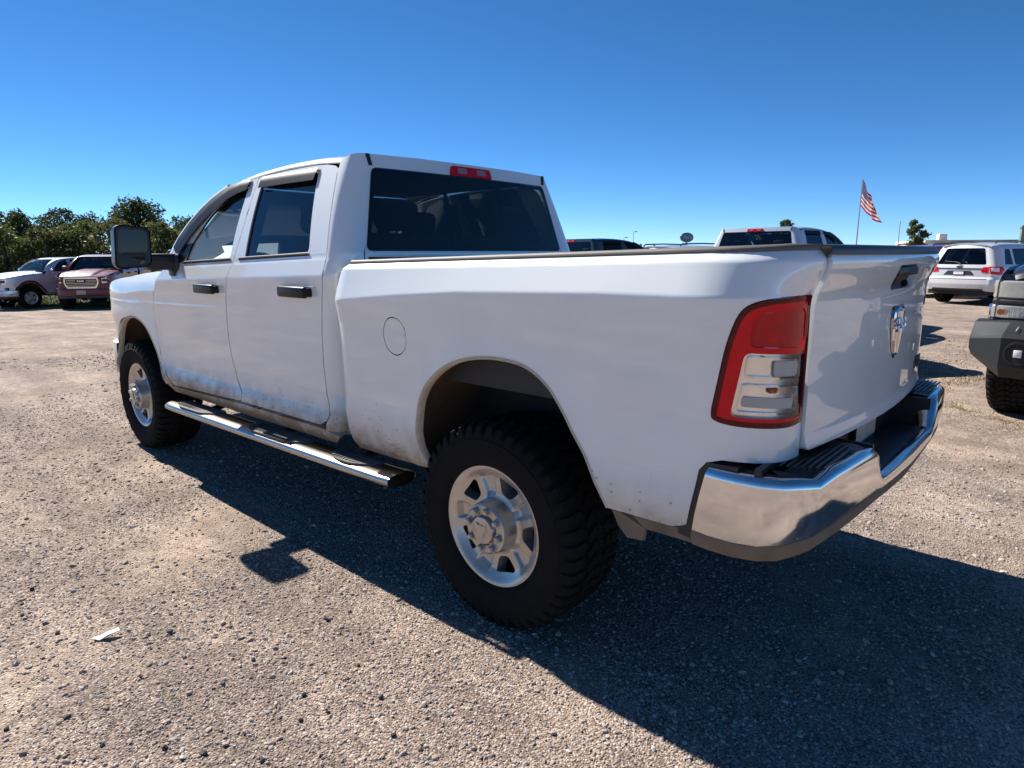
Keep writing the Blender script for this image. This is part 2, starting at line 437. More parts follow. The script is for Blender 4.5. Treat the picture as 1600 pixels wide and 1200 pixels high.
def mfend(u, z):
    if u <= UF: return (u, Yfend(u, z), z)
    t = (u-UF)/1.0; yb = Yfend(UF, z); p = .85
    if t > 1: return (UF+.80+(t-1)*.15, .62-(t-1)*.6, z)
    s, c = math.sin(t*PI/2), math.cos(t*PI/2)
    return (UF+.80*max(s, 0)**p, .62+(yb-.62)*max(c, 0)**p, z)
def XR(z): return 1.017+.18*(z-1.5) if z > 1.5 else 1.017
def yglass(z): return .784-.252*(z-1.5) if z > 1.5 else .79
DREAR = [(.62, 1.16), (.70, 1.12), (.80, 1.165), (.95, 1.172), (1.11, 1.158), (1.27, 1.125), (1.364, 1.10), (1.485, 1.095), (1.64, 1.135), (1.80, 1.175), (1.915, 1.205), (1.99, 1.22)]
def mcorner(t, z):
    yg = yglass(z); xr = XR(z); xd = lin(z, DREAR)-.004; y0 = Ydoor(xd, z); p = .8
    if t > 1: return (xr, yg-(t-1)*.3, z)
    if t < 0: return (xd-t*.2, y0, z)
    s, c = math.sin(t*PI/2), math.cos(t*PI/2)
    return (xd-(xd-xr)*max(s, 0)**p, yg+(y0-yg)*max(c, 0)**p, z)
def mback(y, z):
    yg = yglass(z); return (XR(z)-.03*(1-(y/yg)**2), y, z)
ZG = [(1.05, 1.930), (1.25, 1.947), (1.43, 1.958), (1.68, 1.958), (1.89, 1.951), (2.1, 1.939), (2.29, 1.920), (2.47, 1.892), (2.6, 1.845), (2.72, 1.780), (2.84, 1.697), (2.96, 1.585), (3.06, 1.43)]
def zg(x): return smo(x, ZG, .06)
def mroof(x, s):
    g = zg(min(x, 2.47))-.07*max(0, x-2.35)**1.3; yb = .755-.02*max(0, x-2.1)
    ss = min(abs(s), 1.0); e = 1-ss**9
    z = g+.048*math.sqrt(max(e, 0))
    if x < 1.20: z -= .012*((1.20-x)/.07)**2
    return (x, yb*s, z)
def mgate(y, z):
    kn = [(.80, -.004), (.92, -.010), (.96, 0), (1.35, 0), (1.385, -.006), (1.44, -.034), (1.475, -.038), (1.50, -.022), (1.53, .03)]
    return (-1.10-.053*(1-(y/.77)**2)+smo(z, kn, .012), y, z)

# ------------------------------------------------------------------ wheel
def tyre_mesh(R=.428):
    b = MB(); k = R/.428
    prof = [(.243, -.20), (.243, -.03), (.246, -.006), (.256, .006), (.275, .014), (.30, .019), (.335, .023), (.352, .0235), (.354, .0255), (.362, .0255), (.365, .022), (.382, .016), (.398, .004), (.410, -.012), (.414, -.03), (.416, -.15), (.414, -.27), (.410, -.288), (.395, -.305), (.34, -.322), (.28, -.312), (.25, -.29)]
    prof = [(.243+(r-.243)*((R-.243)/(.428-.243)), y) for r, y in prof]
    b.lathe(prof, 96)
    n = 46
    def block(a0, a1, pts, skew=0.):
        """pts: section (y, r_low, r_high) from one side to the other"""
        V = []
        for j, a in enumerate((a0, a1)):
            for y, r0, r1 in pts:
                sk = skew*(y+.15)
                for r, sh in ((r0, 0.), (r1, .10)):
                    aa = a+sk+(sh*(a1-a0)*(1 if j == 0 else -1)); V.append((r*k*math.cos(aa), y, r*k*math.sin(aa)))
        m = len(pts); F = []
        def I(j, i, h): return (j*m+i)*2+h
        for i in range(m-1):
            F += [(I(0, i, 1), I(0, i+1, 1), I(1, i+1, 1), I(1, i, 1)), (I(0, i, 0), I(0, i+1, 0), I(0, i+1, 1), I(0, i, 1)), (I(1, i, 1), I(1, i+1, 1), I(1, i+1, 0), I(1, i, 0))]
        F += [(I(0, 0, 0), I(0, 0, 1), I(1, 0, 1), I(1, 0, 0)), (I(0, m-1, 1), I(0, m-1, 0), I(1, m-1, 0), I(1, m-1, 1))]
        b.add(V, F)
    st = 2*PI/n
    for i in range(n):
        a = i*st; lg = .016 if i % 2 else .0
        block(a, a+st*.66, [(.022, .365-.010*(i % 2), .373-.010*(i % 2)), (.019-lg*.2, .385, .393), (.008, .398, .413), (-.014, .408, .424), (-.060+lg, .412, .428)], .25)
        block(a+st*.3, a+st*.96, [(-.310, .383, .391), (-.296, .398, .413), (-.27, .410, .424), (-.225-lg, .412, .428)], -.25)
        block(a+st*.15, a+st*.80, [(-.074-lg*.5, .412, .428), (-.128, .412, .429)], 1.6)
        block(a+st*.52, a+st*1.16, [(-.137, .412, .429), (-.168, .412, .429)], -1.2)
        block(a+st*.1, a+st*.76, [(-.176, .412, .429), (-.214+lg*.5, .412, .428)], 1.6)
    return b
HOLE_A = [math.radians(39+72*i) for i in range(5)]
def rimf(x, z):
    r = math.hypot(x, z); a = math.atan2(z, x)
    y = smo(r, [(0, -.030), (.105, -.030), (.125, -.040), (.195, -.036), (.215, -.022), (.228, -.010), (.240, -.002), (.249, 0), (.26, -.002)], .006)
    d = min(abs((a-h-math.radians(36)+PI) % (2*PI)-PI) for h in HOLE_A)
    k = min(max((r-.105)/.03, 0), 1)*min(max((.222-r)/.02, 0), 1)
    y -= .017*k*(1/(1+math.exp((math.degrees(d)-9.5)/.7)))
    return (x, y, z)
def build_wheel(name, parent, R=.428, detail=True):
    holes = []
    for h in HOLE_A:
        pts = []
        for r, w in ((.136, -10.5), (.208, -16.5), (.208, 16.5), (.136, 10.5)):
            pts.append((r*math.cos(h+math.radians(w)), r*math.sin(h+math.radians(w))))
        holes.append(rpoly(pts, [.018, .022, .022, .018], 4))
    circ = [(.249*math.cos(2*PI*k/72), .249*math.sin(2*PI*k/72)) for k in range(72)]
    rim = panel(name, circ, rimf, M_RIM, parent, (0, 1, 0), holes, ru=.006, rv=.006, fine=.007, flange=.02, hflange=.06)
    MB().lathe([(.247, -.004), (.238, -.06), (.225, -.16), (.225, -.24), (.245, -.27)], 64).mk('barrel', M_BRAKE, rim)
    MB().lathe([(.0, -.11), (.17, -.11), (.17, -.15), (.19, -.20), (.0, -.20)], 40).mk('brake_disc', M_BRAKE, rim)
    tyre_mesh(R).mk('tyre', M_TYRE, rim, 28)
    hb = MB().lathe([(.112, -.034), (.108, -.026), (.106, .022), (.103, .032), (.096, .037), (.066, .037), (.062, .030), (.058, .030)], 56)
    for k in range(8):
        a = 2*PI*k/8+.2; cx, cz = .081*math.cos(a), .081*math.sin(a)
        hb.loft([[(cx+.0135*math.cos(2*PI*j/6), y, cz+.0135*math.sin(2*PI*j/6)) for j in range(6)] for y in (.034, .052)]+[[(cx+.009*math.cos(2*PI*j/6), .057, cz+.009*math.sin(2*PI*j/6)) for j in range(6)]], True, True)
        hb.lathe([(.019, .036), (.019, .041), (.014, .041)], 14, (cx, 0, cz))
    hb.mk('hub_cap', M_HUB, rim)
    MB().lathe([(.058, .028), (.057, .046), (.053, .052), (.045, .054), (.0, .055)], 40).mk('center_cap', M_HUB, rim)
    em = [(-.026, .030), (-.010, .022), (0, .026), (.010, .022), (.026, .030), (.030, .010), (.018, -.006), (.014, -.024), (0, -.034), (-.014, -.024), (-.018, -.006), (-.030, .010)]
    MB().prism(em, 1, .053, .059).mk('cap_emblem', M_HUB, rim)
    return rim

# ------------------------------------------------------------------ heavy-duty pickup
def build_truck(label):
    T = thing('pickup_truck', label, 'pickup truck')
    # ---- bed side
    gate_u = UC-.42*1.0
    lamp = cr([(-1.216, 1.004), (-1.159, 1.000), (-1.048, 1.003), (-.947, 1.008), (-.892, 1.018), (-.878, 1.040), (-.888, 1.111), (-.908, 1.223), (-.930, 1.296), (-.952, 1.337), (-.985, 1.359), (-1.043, 1.372), (-1.113, 1.377), (-1.212, 1.379)], 4)+[(-1.2185, 1.25), (-1.2185, 1.10)]
    outl = [(.905, .565)]+[(.60, .567)]+cr(ARCH, 4)+[(-.80, .660), (-.828, .68), (-.845, .80), (-.853, .862), (-.872, .890), (-.915, .903), (-1.012, .901), (-1.2195, .897), (-1.2195, 1.39)]
    outl += [(-1.2195, 1.505), (-.628, ztop(-.628)), (.25, ztop(.25)), (.90, ztop(.9)-.003)]
    outl += cr([(.933, 1.43), (.952, 1.36), (.957, 1.282), (.962, 1.007), (.950, .75), (.93, .62)], 4)
    FU = (.526, 1.148)
    fuel = [(FU[0]+.080*math.cos(2*PI*k/32), FU[1]+.084*math.sin(2*PI*k/32)) for k in range(32)]
    bs = panel('bed_side', outl, mbed, M_WHITE, T, (-.6, 1, 0), [lamp, fuel], ru=.04, rv=.007, fine=.018, flange=.022)
    # folded wheel-arch lip
    ar = cr(ARCH, 6); mb = MB(); rings = []
    for x, z in ar:
        y = Yb(x, z); n = Vector((x+.03, 0, z-.62)).normalized()
        rings.append([(x+n.x*.002, y+.001, z+n.z*.002), (x-n.x*.006, y+.003, z-n.z*.006), (x-n.x*.012, y-.004, z-n.z*.012), (x-n.x*.010, y-.035, z-n.z*.010)])
    lip = mb.loft(rings, False).mk('arch_lip', M_LIP, bs, 60)
    mir(bs)
    fd = panel('fuel_door', fuel, off(mbed, -.001, (0, 1, 0)), M_WHITE, T, (0, 1, 0), gap=.005, ru=.02, rv=.012, fine=.01)
    panel('fuel_pocket', inset(fuel, -.01), off(mbed, -.020, (0, 1, 0)), M_MOLD, fd, (0, 1, 0), ru=.04, rv=.03, fine=.02, flange=0)
    MB().lathe([(0, .003), (.010, .002), (.014, -.004)], 14, (FU[0]-.066, Yb(.46, 1.15), FU[1]+.002)).mk('finger_notch', M_FROST, fd)
    # ---- tail lamp
    red_out = inset(lamp, .003)
    clear = [(-.966, 1.222), (-1.208, 1.212), (-1.203, 1.026), (-.930, 1.036)]
    cl = rpoly(clear, .022, 4)
    top = rpoly([(-.995, 1.330), (-1.194, 1.345), (-1.196, 1.232), (-.975, 1.238)], .03, 4)
    lf = off(mbed, .003, (-.6, 1, 0))
    tl = panel('tail_lamp', red_out, lf, M_RED, T, (-.6, 1, 0), [cl, top], ru=.012, rv=.012, fine=.01, flange=.03, hflange=.016)
    panel('lamp_border', red_out, off(mbed, .0038, (-.6, 1, 0)), M_RED3, tl, (-.6, 1, 0), [inset(red_out, .014)], ru=.012, rv=.012, fine=.01, flange=.02)
    panel('brake_lens', inset(top, .001), off(mbed, .000, (-.6, 1, 0)), M_RED2, tl, (-.6, 1, 0), ru=.012, rv=.012, fine=.01, flange=0)
    panel('clear_lens', cl, off(mbed, .002, (-.6, 1, 0)), M_CLEAR, tl, (-.6, 1, 0), ru=.015, rv=.015, fine=.012, flange=0)
    bkf = off(mbed, -.013, (-.6, 1, 0))
    panel('reflector', inset(cl, -.012), bkf, M_REFL, tl, (-.6, 1, 0), ru=.02, rv=.02, fine=.015, flange=0)
    for (p0, p1, p2, p3), mm, nm in (([(-.976, 1.212), (-1.200, 1.203), (-1.199, 1.140), (-.966, 1.150)], M_CHROME, 'lamp_bezel'), ([(-.962, 1.132), (-1.198, 1.124), (-1.195, 1.036), (-.942, 1.046)], M_CHROME, 'lamp_bezel')):
        o2 = rpoly([p0, p1, p2, p3], .014, 3)
        panel(nm, o2, off(mbed, -.002, (-.6, 1, 0)), mm, tl, (-.6, 1, 0), [inset(o2, .006)], ru=.02, rv=.02, fine=.01, flange=.010)
    panel('frosted_window', rpoly([(-1.07, 1.196), (-1.183, 1.192), (-1.183, 1.148), (-1.07, 1.152)], .010, 3), off(mbed, -.006, (-.6, 1, 0)), M_FROST, tl, (-.6, 1, 0), ru=.02, rv=.02, fine=.012, flange=.01)
    panel('frosted_window', rpoly([(-.968, 1.095), (-1.17, 1.084), (-1.17, 1.054), (-.960, 1.066)], .010, 3), off(mbed, -.006, (-.6, 1, 0)), M_FROST, tl, (-.6, 1, 0), ru=.02, rv=.02, fine=.012, flange=.01)
    q = bkf(-1.075, 1.113); MB().lathe([(0, .020), (.008, .016), (.010, 0), (.013, -.01)], 12, q).mk('bulb', M_AMBER, tl)
    mir(tl)
    # ---- bed rails, floor and inner walls
    for s in (1, -1):
        rings = []
        for u in list(np.linspace(.90, -.80, 18))+list(np.linspace(-.86, -1.218, 12)):
            t = ztop(max(u, -1.08)); p = mbed(u, t-.004); iy = min(.862, p[1]-.02); ix = max(p[0]+(.06 if u < -1.1 else 0), -1.06)
            sx = p[0]-ix
            rings.append([(p[0], s*(p[1]+.002), t-.008), (p[0]-(.002 if u < -.9 else 0), s*(p[1]+.003), t+.004), (p[0], s*(p[1]-.006), t+.012), (ix, s*(iy+.008), t+.014), (ix, s*iy, t+.008), (ix, s*iy, t-.03)])
        MB().loft(rings, False).mk('rail_cap', M_CAP, T, 60)
    w = MB()
    for s in (1, -1): w.box((-.05, s*.84, 1.22), (1.88, .03, .52))
    w.box((.89, 0, 1.21), (.03, 1.66, .50)); w.box((-.06, 0, .955), (1.92, .96, .04))
    for s in (1, -1): w.rbox((0, s*.70, 1.24), (1.05, .26, .14), .05, 3)
    for s in (1, -1): w.box((-.05, s*.655, 1.19), (1.90, .37, .02)); w.box((-.05, s*.48, 1.075), (1.90, .02, .25))  # raised side plates added to stop sunlight leaking down through the bed
    w.mk('bed_box', M_BED, T)
    MB().box((.915, 0, 1.05), (.02, 1.86, .80)).mk('bed_front_panel', M_WHITE, T)
    # ---- tailgate
    go = rpoly([(-.762, .915), (.762, .915), (.762, 1.497), (-.762, 1.497)], [.02, .02, .03, .03], 3)
    hnd = rpoly([(-.155, 1.365), (.155, 1.365), (.185, 1.452), (-.185, 1.452)], .02, 3)
    tg = panel('tailgate', go, mgate, M_WHITE, T, (-1, 0, 0), [hnd], ru=.03, rv=.010, fine=.02, flange=.03)
    panel('tailgate_handle_recess', hnd, off(mgate, -.022, (-1, 0, .2)), M_MOLD, tg, (-1, 0, 0), ru=.03, rv=.02, fine=.02, flange=0)
    hr = MB()
    hr.rbox((-1.163, 0, 1.428), (.028, .30, .034), .010, 2); hr.mk('tailgate_handle', M_HANDLE, tg)
    MB().lathe([(0, .0), (.011, .0), (.013, .012)], 14, (-1.165, 0, 1.385)).mk('camera_lens', M_GLOSSB, tg)
    rings = []
    for y in np.linspace(-.765, .765, 21):
        x = mgate(y, 1.49)[0]; rings.append([(x-.004, y, 1.488), (x-.006, y, 1.502), (x+.002, y, 1.514), (x+.045, y, 1.518), (x+.058, y, 1.506), (x+.058, y, 1.47)])
    MB().loft(rings, False).mk('tailgate_cap', M_BPLAST, tg, 60)
    MB().box((-1.055, 0, 1.20), (.02, 1.5, .54)).mk('inner_skin', M_BED, tg)
    # ram-head style emblem
    em = MB(); ex = mgate(0, 1.21)[0]
    sh = [(-.030, 1.292), (0, 1.298), (.030, 1.292), (.066, 1.285), (.074, 1.262), (.070, 1.215), (.058, 1.178), (.044, 1.192), (.046, 1.222), (.034, 1.245), (.026, 1.205), (.020, 1.160), (.012, 1.128), (0, 1.118), (-.012, 1.128), (-.020, 1.160), (-.026, 1.205), (-.034, 1.245), (-.046, 1.222), (-.044, 1.192), (-.058, 1.178), (-.070, 1.215), (-.074, 1.262), (-.066, 1.285)]
    rings = [[(ex+.004, p[0], p[1]) for p in sh], [(ex-.006, p[0], p[1]) for p in sh], [(ex-.011, p[0]*.86, 1.21+(p[1]-1.21)*.93) for p in sh]]
    em.loft(rings, True, True); emo = em.mk('emblem', M_CHROME, tg, 20)
    bk_ = rpoly([(-.090, 1.305), (.090, 1.305), (.092, 1.235), (.055, 1.150), (.0, 1.100), (-.055, 1.150), (-.092, 1.235)], .02, 3)
    MB().prism(bk_, 0, ex+.006, ex-.002).mk('emblem_backing', M_GLOSSB, tg)
    for sg_ in (1, -1):
        MB().tube([(ex-.012, sg_*(.048+.020*math.cos(a)), 1.235+.026*math.sin(a)) for a in np.linspace(-.5, 4.2, 12)], .006, 6).mk('emblem_horn', M_CHROME, tg)
    MB().tube([(ex-.012, 0, 1.285), (ex-.016, 0, 1.22), (ex-.012, 0, 1.13)], [.010, .008, .004], 6).mk('emblem_ridge', M_CHROME, tg)
    Mt = Matrix.Translation((mgate(-.56, 1.02)[0]-.003, -.56, 1.022)) @ Matrix(((0, 0, -1, 0), (-1, 0, 0, 0), (0, 1, 0, 0), (0, 0, 0, 1)))
    text_mesh('badge', '4X4', .072, M_GREYTXT, tg, Mt, .003, .25, .002)
    # ---- rear bumper
    plan = [(1.000, -.870), (1.003, -.925), (1.002, -1.0), (.992, -1.07), (.968, -1.125), (.930, -1.165), (.880, -1.192), (.80, -1.212), (.70, -1.223), (.58, -1.232), (.50, -1.237), (.465, -1.239), (.44, -1.240), (.42, -1.241), (.40, -1.242), (.36, -1.243), (.20, -1.247), (0, -1.249)]
    plan = plan+[(-y, x) for y, x in plan[-2::-1]]
    def ztp(y):
        a = abs(y)
        if a > .86: return .879 if a > .93 else .870+.009*min(1, abs(a-.88)/.05)
        return lin(a, [(0, .768), (.385, .768), (.41, .776), (.435, .81), (.455, .865), (.475, .884), (.52, .889), (.9, .889)])
    def zbt(y, x): return lin(abs(y), [(0, .700), (.40, .715), (.80, .708), (.93, .688), (.995, .664), (1.01, .655)])
    P2 = [Vector((x, y, 0)) for y, x in plan]; rings = []; lows = []; tops = []
    for i, p in enumerate(P2):
        t = (P2[min(i+1, len(P2)-1)]-P2[max(i-1, 0)]).normalized(); n = Vector((t.y, -t.x, 0))
        if n.dot(Vector((-1.0, 0, 0)) if abs(p.y) < .9 else Vector((0, p.y, 0))) < 0: n = -n
        a, b = ztp(p.y), zbt(p.y, p.x); h = a-b
        sec = [(-.060, a-.012), (-.030, a), (-.014, a+.001), (-.004, a-.006), (.002, a-.016), (.004, a-.03*min(1, h/.2)), (.006, b+h*.6), (.003, b+h*.3), (-.006, b+.012), (-.016, b), (-.05, b)]
        kx = max(0., min(1., (p.x+1.02)/.135))
        rings.append([(p.x+n.x*d-.20*kx*(z-.66), p.y+n.y*d, z) for d, z in sec])
        lows.append([(p.x+n.x*d, p.y+n.y*d, z) for d, z in [(-.008, b+.008), (-.006, b-.010), (-.018, b-.040), (-.07, b-.045)]])
        tops.append((p, n, a))
    bp = MB().loft(rings, False).mk('rear_bumper', M_CHROME, T, 50)
    MB().loft(lows, False).mk('lower_valance', M_VAL, bp, 50)
    # black step pads behind the chrome edge
    def pad(i0, i1, zoff, xin):
        rg = []
        for i in range(i0, i1+1):
            p, n, a = tops[i]; q = p-n*.026
            inner = Vector((xin, q.y, 0)) if abs(q.y) < .96 else Vector((q.x, .90*(1 if q.y > 0 else -1), 0))
            rg.append([(q.x, q.y, a-.004), (q.x*.8+inner.x*.2, q.y*.8+inner.y*.2, a+.004+zoff), (inner.x, inner.y, a+.006+zoff)])
        return rg
    nl = len(plan); pd = MB(); iL = [i for i in range(nl) if plan[i][0] >= .475]; iR = [i for i in range(nl) if plan[i][0] <= -.475]; iC = [i for i in range(nl) if abs(plan[i][0]) <= .41]
    pd.loft(pad(iL[0], iL[-1], 0, -1.06), False); pd.loft(pad(iR[0], iR[-1], 0, -1.06), False); pd.loft(pad(iC[0], iC[-1], 0, -1.06), False)
    for s in (1, -1):
        pd.box((-1.14, s*.452, .825), (.16, .012, .125)); pd.box((-1.055, s*.72, .84), (.02, .52, .12))
        for k in range(7): pd.box((-1.085-.017*k, s*(.70), .897), (.006, .40-.02*k, .004))
    pd.box((-1.062, 0, .845), (.02, .90, .16))
    pd.mk('step_pad', M_BPLAST, bp, 40)
    pl = MB().rbox((-1.085, .0, .852), (.006, .305, .150), .002, 1).mk('license_plate', M_PLATE, bp)
    pf = MB()
    for s in (1, -1): pf.box((-1.088, 0, .852+s*.072), (.01, .31, .012)); pf.box((-1.088, s*.152, .852), (.01, .012, .15))
    pf.mk('plate_frame', M_GLOSSB, bp)
    # muddy corner piece between arch and bumper, filler between body and bumper
    fl = [(-.520, .745), (-.56, .665), (-.80, .655), (-.865, .66), (-.875, .62), (-.70, .618), (-.695, .575), (-.635, .568), (-.60, .60)]
    MB().prism(fl, 1, .955, .972).mk('splash_guard', M_VAL, T)
    mir(LAST[0])
    fb = [(-.822, .645), (-.850, .865), (-.872, .889), (-1.0, .893), (-1.0, .70), (-.88, .635)]
    MB().prism(fb, 1, .84, .985).mk('bumper_filler', M_BPLAST, T); mir(LAST[0])
    MB().box((-1.055, 0, .90), (.03, 1.50, .05)).mk('sill_panel', M_BPLAST, T)
    hb = MB(); hb.box((-1.02, 0, .64), (.22, .08, .08)); hb.rbox((-1.145, 0, .64), (.035, .10, .10), .01); hb.box((-1.02, 0, .66), (.08, 1.1, .07))
    hb.tube([(-1.15+.03*math.cos(a), -.12+.035*math.sin(a), .62) for a in np.linspace(0, 2*PI, 14)], .007, 6)
    hb.mk('tow_hitch', M_FRAME, T)
    # ---- cab: rear corner, back wall, doors
    zt_ = 1.984
    MBL = [(0.0, .60), (.5, .60), (1.0, .60), (1.0, 1.0), (1.0, 1.5), (1.0, 1.93), (1.0, zt_), (.6, zt_), (.3, zt_-.006), (0.0, 1.960)]
    co = panel('cab_corner', MBL, mcorner, M_WHITE, T, (-.6, 1, 0), ru=.08, rv=.02, fine=.05, flange=.015); mir(co)
    gl = [(-.770, 1.512), (.770, 1.512), (.668, 1.915), (-.668, 1.915)]; gp = rpoly(gl, .03, 4)
    bo = [(-.79, 1.0), (.79, 1.0), (.784, 1.5), (.664, zt_), (.4, zt_+.004), (-.4, zt_+.004), (-.664, zt_), (-.784, 1.5)]
    cb = panel('cab_back', bo, mback, M_WHITE, T, (-1, 0, 0), [gp], ru=.04, rv=.02, fine=.03, flange=0)
    rw = panel('rear_window', inset(gp, -.004), off(mback, .002, (-1, 0, 0)), M_TINTR, T, (-1, 0, 0), ru=.06, rv=.04, fine=.04, flange=0)
    wf = MB()
    for y in (-.215, .215):
        wf = MB(); wf.add([(lambda q: (q[0]+.004, q[1], q[2]))(mback(*q)) for q in ((y-.014, 1.515), (y+.014, 1.515), (y+.014, 1.912), (y-.014, 1.912))], [(0, 1, 2, 3)])
        wf.mk('slider_frame', M_MOLD, rw)
    band = [gp, inset(gp, .03)]
    panel('frit_band', inset(gp, .001), off(mback, -.002, (-1, 0, 0)), M_MOLD, rw, (-1, 0, 0), [inset(gp, .022)], ru=.05, rv=.05, fine=.03, flange=0)
    # high stop lamp
    hs = rpoly([(-.165, 1.918), (.165, 1.918), (.150, 1.970), (-.150, 1.970)], .012, 3)
    hl = panel('high_stop_lamp', hs, off(mback, .010, (-1, 0, .2)), M_RED, T, (-1, 0, 0), ru=.03, rv=.015, fine=.015, flange=.02)
    for y in (-.075, .075):
        panel('cargo_lens', rpoly([(y-.036, 1.930), (y+.036, 1.930), (y+.034, 1.960), (y-.034, 1.960)], .008, 3), off(mback, .0125, (-1, 0, .2)), M_CARGO, hl, (-1, 0, 0), ru=.02, rv=.015, fine=.015, flange=.004)
    # roof
    ro = [(1.128, -1), (1.128, 1), (1.30, 1), (1.7, 1), (2.1, 1), (2.3, 1), (2.46, 1), (2.50, .5), (2.515, 0), (2.50, -.5), (2.46, -1), (2.3, -1), (2.1, -1), (1.7, -1), (1.3, -1)]
    rf = panel('roof', ro, mroof, M_WHITE, T, (0, 0, 1), ru=.03, rv=.03, fine=.03, flange=.01)
    for s in (1, -1):
        st = MB(); rg = []
        for k in range(7):
            t = k/6; a = Vector((XR(1.925+.057*t)-.001, s*(.672+.010*t), 1.925+.057*t)); rg.append([a+Vector((.004, s*.011, 0)), a+Vector((-.005, s*.009, .002)), a+Vector((-.005, -s*.009, .002)), a+Vector((.004, -s*.011, 0))])
        st.loft(rg, False).mk('roof_ditch_molding', M_MOLD, rf)
    # doors
    ztp_ = lambda x: zg(x)-.006
    rear_line = [(z, x) for z, x in DREAR]
    B = [(2.066, .625), (2.056, .676), (2.125, .741), (2.175, .839), (2.195, .928), (2.20, 1.026), (2.175, 1.184), (2.13, 1.319), (2.073, 1.466), (2.05, 1.60), (2.045, 1.75), (2.05, 1.90)]
    rd = [(1.20, .632), (1.6, .631), (2.04, .627)]+cr(B, 3)+[(2.05, ztp_(2.05))]+[(x, ztp_(x)) for x in (1.9, 1.75, 1.6, 1.45, 1.32)]+[(1.24, ztp_(1.25)-.008), (1.212, 1.92)]
    rd += [(lin(z, DREAR), z) for z in (1.85, 1.75, 1.64, 1.55, 1.485, 1.42, 1.364, 1.27, 1.19, 1.11, 1.03, .95, .88, .80, .74)]+[(1.125, .69), (1.15, .655)]
    rwin = rpoly([(1.265, zbelt(1.26)+.006), (1.935, zbelt(1.93)+.006), (1.985, 1.915), (1.395, 1.928)], [.04, .02, .02, .045], 4)
    def door(nm, outl, win, hx, vis, tint):
        d = panel(nm, outl, mdoor, M_WHITE, T, (0, 1, .2), [win], ru=.04, rv=.007, gap=.0042, fine=.018, flange=.03, hflange=.016)
        panel('window', inset(win, -.004), off(mdoor, -.010, (0, 1, .2)), tint, d, (0, 1, .2), ru=.06, rv=.03, fine=.03, flange=0)
        panel('window_seal', inset(win, -.006), off(mdoor, -.006, (0, 1, .2)), M_MOLD, d, (0, 1, .2), [inset(win, .009)], ru=.03, rv=.02, fine=.02, flange=.006)
        # belt molding
        xs = [p[0] for p in win]; x0, x1 = min(xs)-.015, (max(xs)+.02)
        rg = []
        for x in np.linspace(x0, x1, 10):
            z = zbelt(x); y = Ydoor(x, z); rg.append([(x, y-.002, z+.012), (x, y+.004, z+.008), (x, y+.005, z-.004), (x, y, z-.008)])
        MB().loft(rg, False).mk('belt_molding', M_MOLD, d, 60)
        # rain visor following the top of the window
        rg = []
        for x, z, dp, dx in vis:
            y = Ydoor(x, z); y1 = Ydoor(x-dx, z-dp)
            rg.append([(x, y, z+.010), (x, y+.010, z+.008), (x-dx*.45, (y+y1)/2+.016, z-dp*.45), (x-dx, y1+.018, z-dp), (x-dx, y1+.013, z-dp)])
        MB().loft(rg, False).mk('rain_visor', M_VISOR, d, 60)
        # handle: cup, bar
        z = 1.345-.018*hx-.014; y = Ydoor(hx, z)
        h = MB(); h.rbox((hx, y+.030, z), (.262, .028, .056), .012, 3); h.rbox((hx-.112, y+.012, z), (.05, .05, .044), .010, 2); h.rbox((hx+.112, y+.012, z), (.05, .05, .044), .010, 2)
        h.mk('door_handle', M_HANDLE, d)
        return d
    visR = [(x, 1.924-.004*abs(x-1.7), .055, 0.) for x in np.linspace(1.985, 1.385, 9)]
    dr = door('rear_door', rd, rwin, 1.345, visR, M_TINT); mir(dr)
    fl_ = [(3.083, .592), (3.188, .657), (3.30, .80), (3.345, 1.009), (3.335, 1.125), (3.29, 1.218), (3.20, 1.32), (3.11, 1.395), (3.05, 1.43)]
    fd_ = [(2.09, .627), (2.56, .611), (3.06, .590)]+cr(fl_, 3)+[(2.965, 1.575), (2.845, 1.690), (2.725, 1.773), (2.605, 1.838), (2.475, 1.886), (2.29, ztp_(2.29)), (2.15, ztp_(2.15))]+[(2.056, ztp_(2.056))]+cr(B[::-1], 3)[1:-1]
    fwin = rpoly([(2.125, zbelt(2.12)+.006), (2.765, zbelt(2.76)+.006), (2.715, 1.570), (2.555, 1.735), (2.36, 1.850), (2.145, 1.908)], [.02, .02, .05, .05, .05, .03], 4)
    visF = [(2.125, 1.918, .050, 0.), (2.24, 1.916, .062, .004), (2.375, 1.905, .078, .03), (2.49, 1.872, .09, .05), (2.595, 1.832, .095, .06), (2.71, 1.772, .095, .07), (2.825, 1.692, .09, .085), (2.935, 1.592, .07, .11), (2.975, 1.535, .05, .12)]
    df = door('front_door', fd_, fwin, 2.375, visF, M_GLASS)
    dfr = mir(df)
    # black mirror sail triangle at the front of the front window
    panel('sail_panel', [(2.775, zbelt(2.77)+.004), (2.975, zbelt(2.97)+.002), (2.90, 1.545), (2.70, 1.566)], off(mdoor, .003, (0, 1, 0)), M_BPLAST, df, (0, 1, 0), ru=.05, rv=.03, fine=.03, flange=.004)
    c2 = LAST[0].copy(); COL.objects.link(c2); c2.parent = dfr
    # rocker below the doors
    rk = [(1.03, .600), (1.16, .618), (2.06, .614), (3.06, .580), (3.20, .595), (3.16, .53), (2.0, .535), (1.10, .548)]
    panel('rocker', rk, mdoor, M_WHITE, T, (0, 1, 0), ru=.06, rv=.012, fine=.03, flange=.05); mir(LAST[0])
    for s in (1, -1):
        jb = MB(); jb.box((2.15, s*.91, 1.03), (2.1, .05, .86)); jb.box((1.14, s*.86, 1.0), (.12, .12, .8)); jb.mk('door_jamb', M_INT, T)
    # A pillars, windshield, cowl
    ap = [(2.44, 1.903), (2.53, 1.875), (2.61, 1.842), (2.73, 1.777), (2.85, 1.694), (2.97, 1.580), (3.065, 1.43)]; rg = []
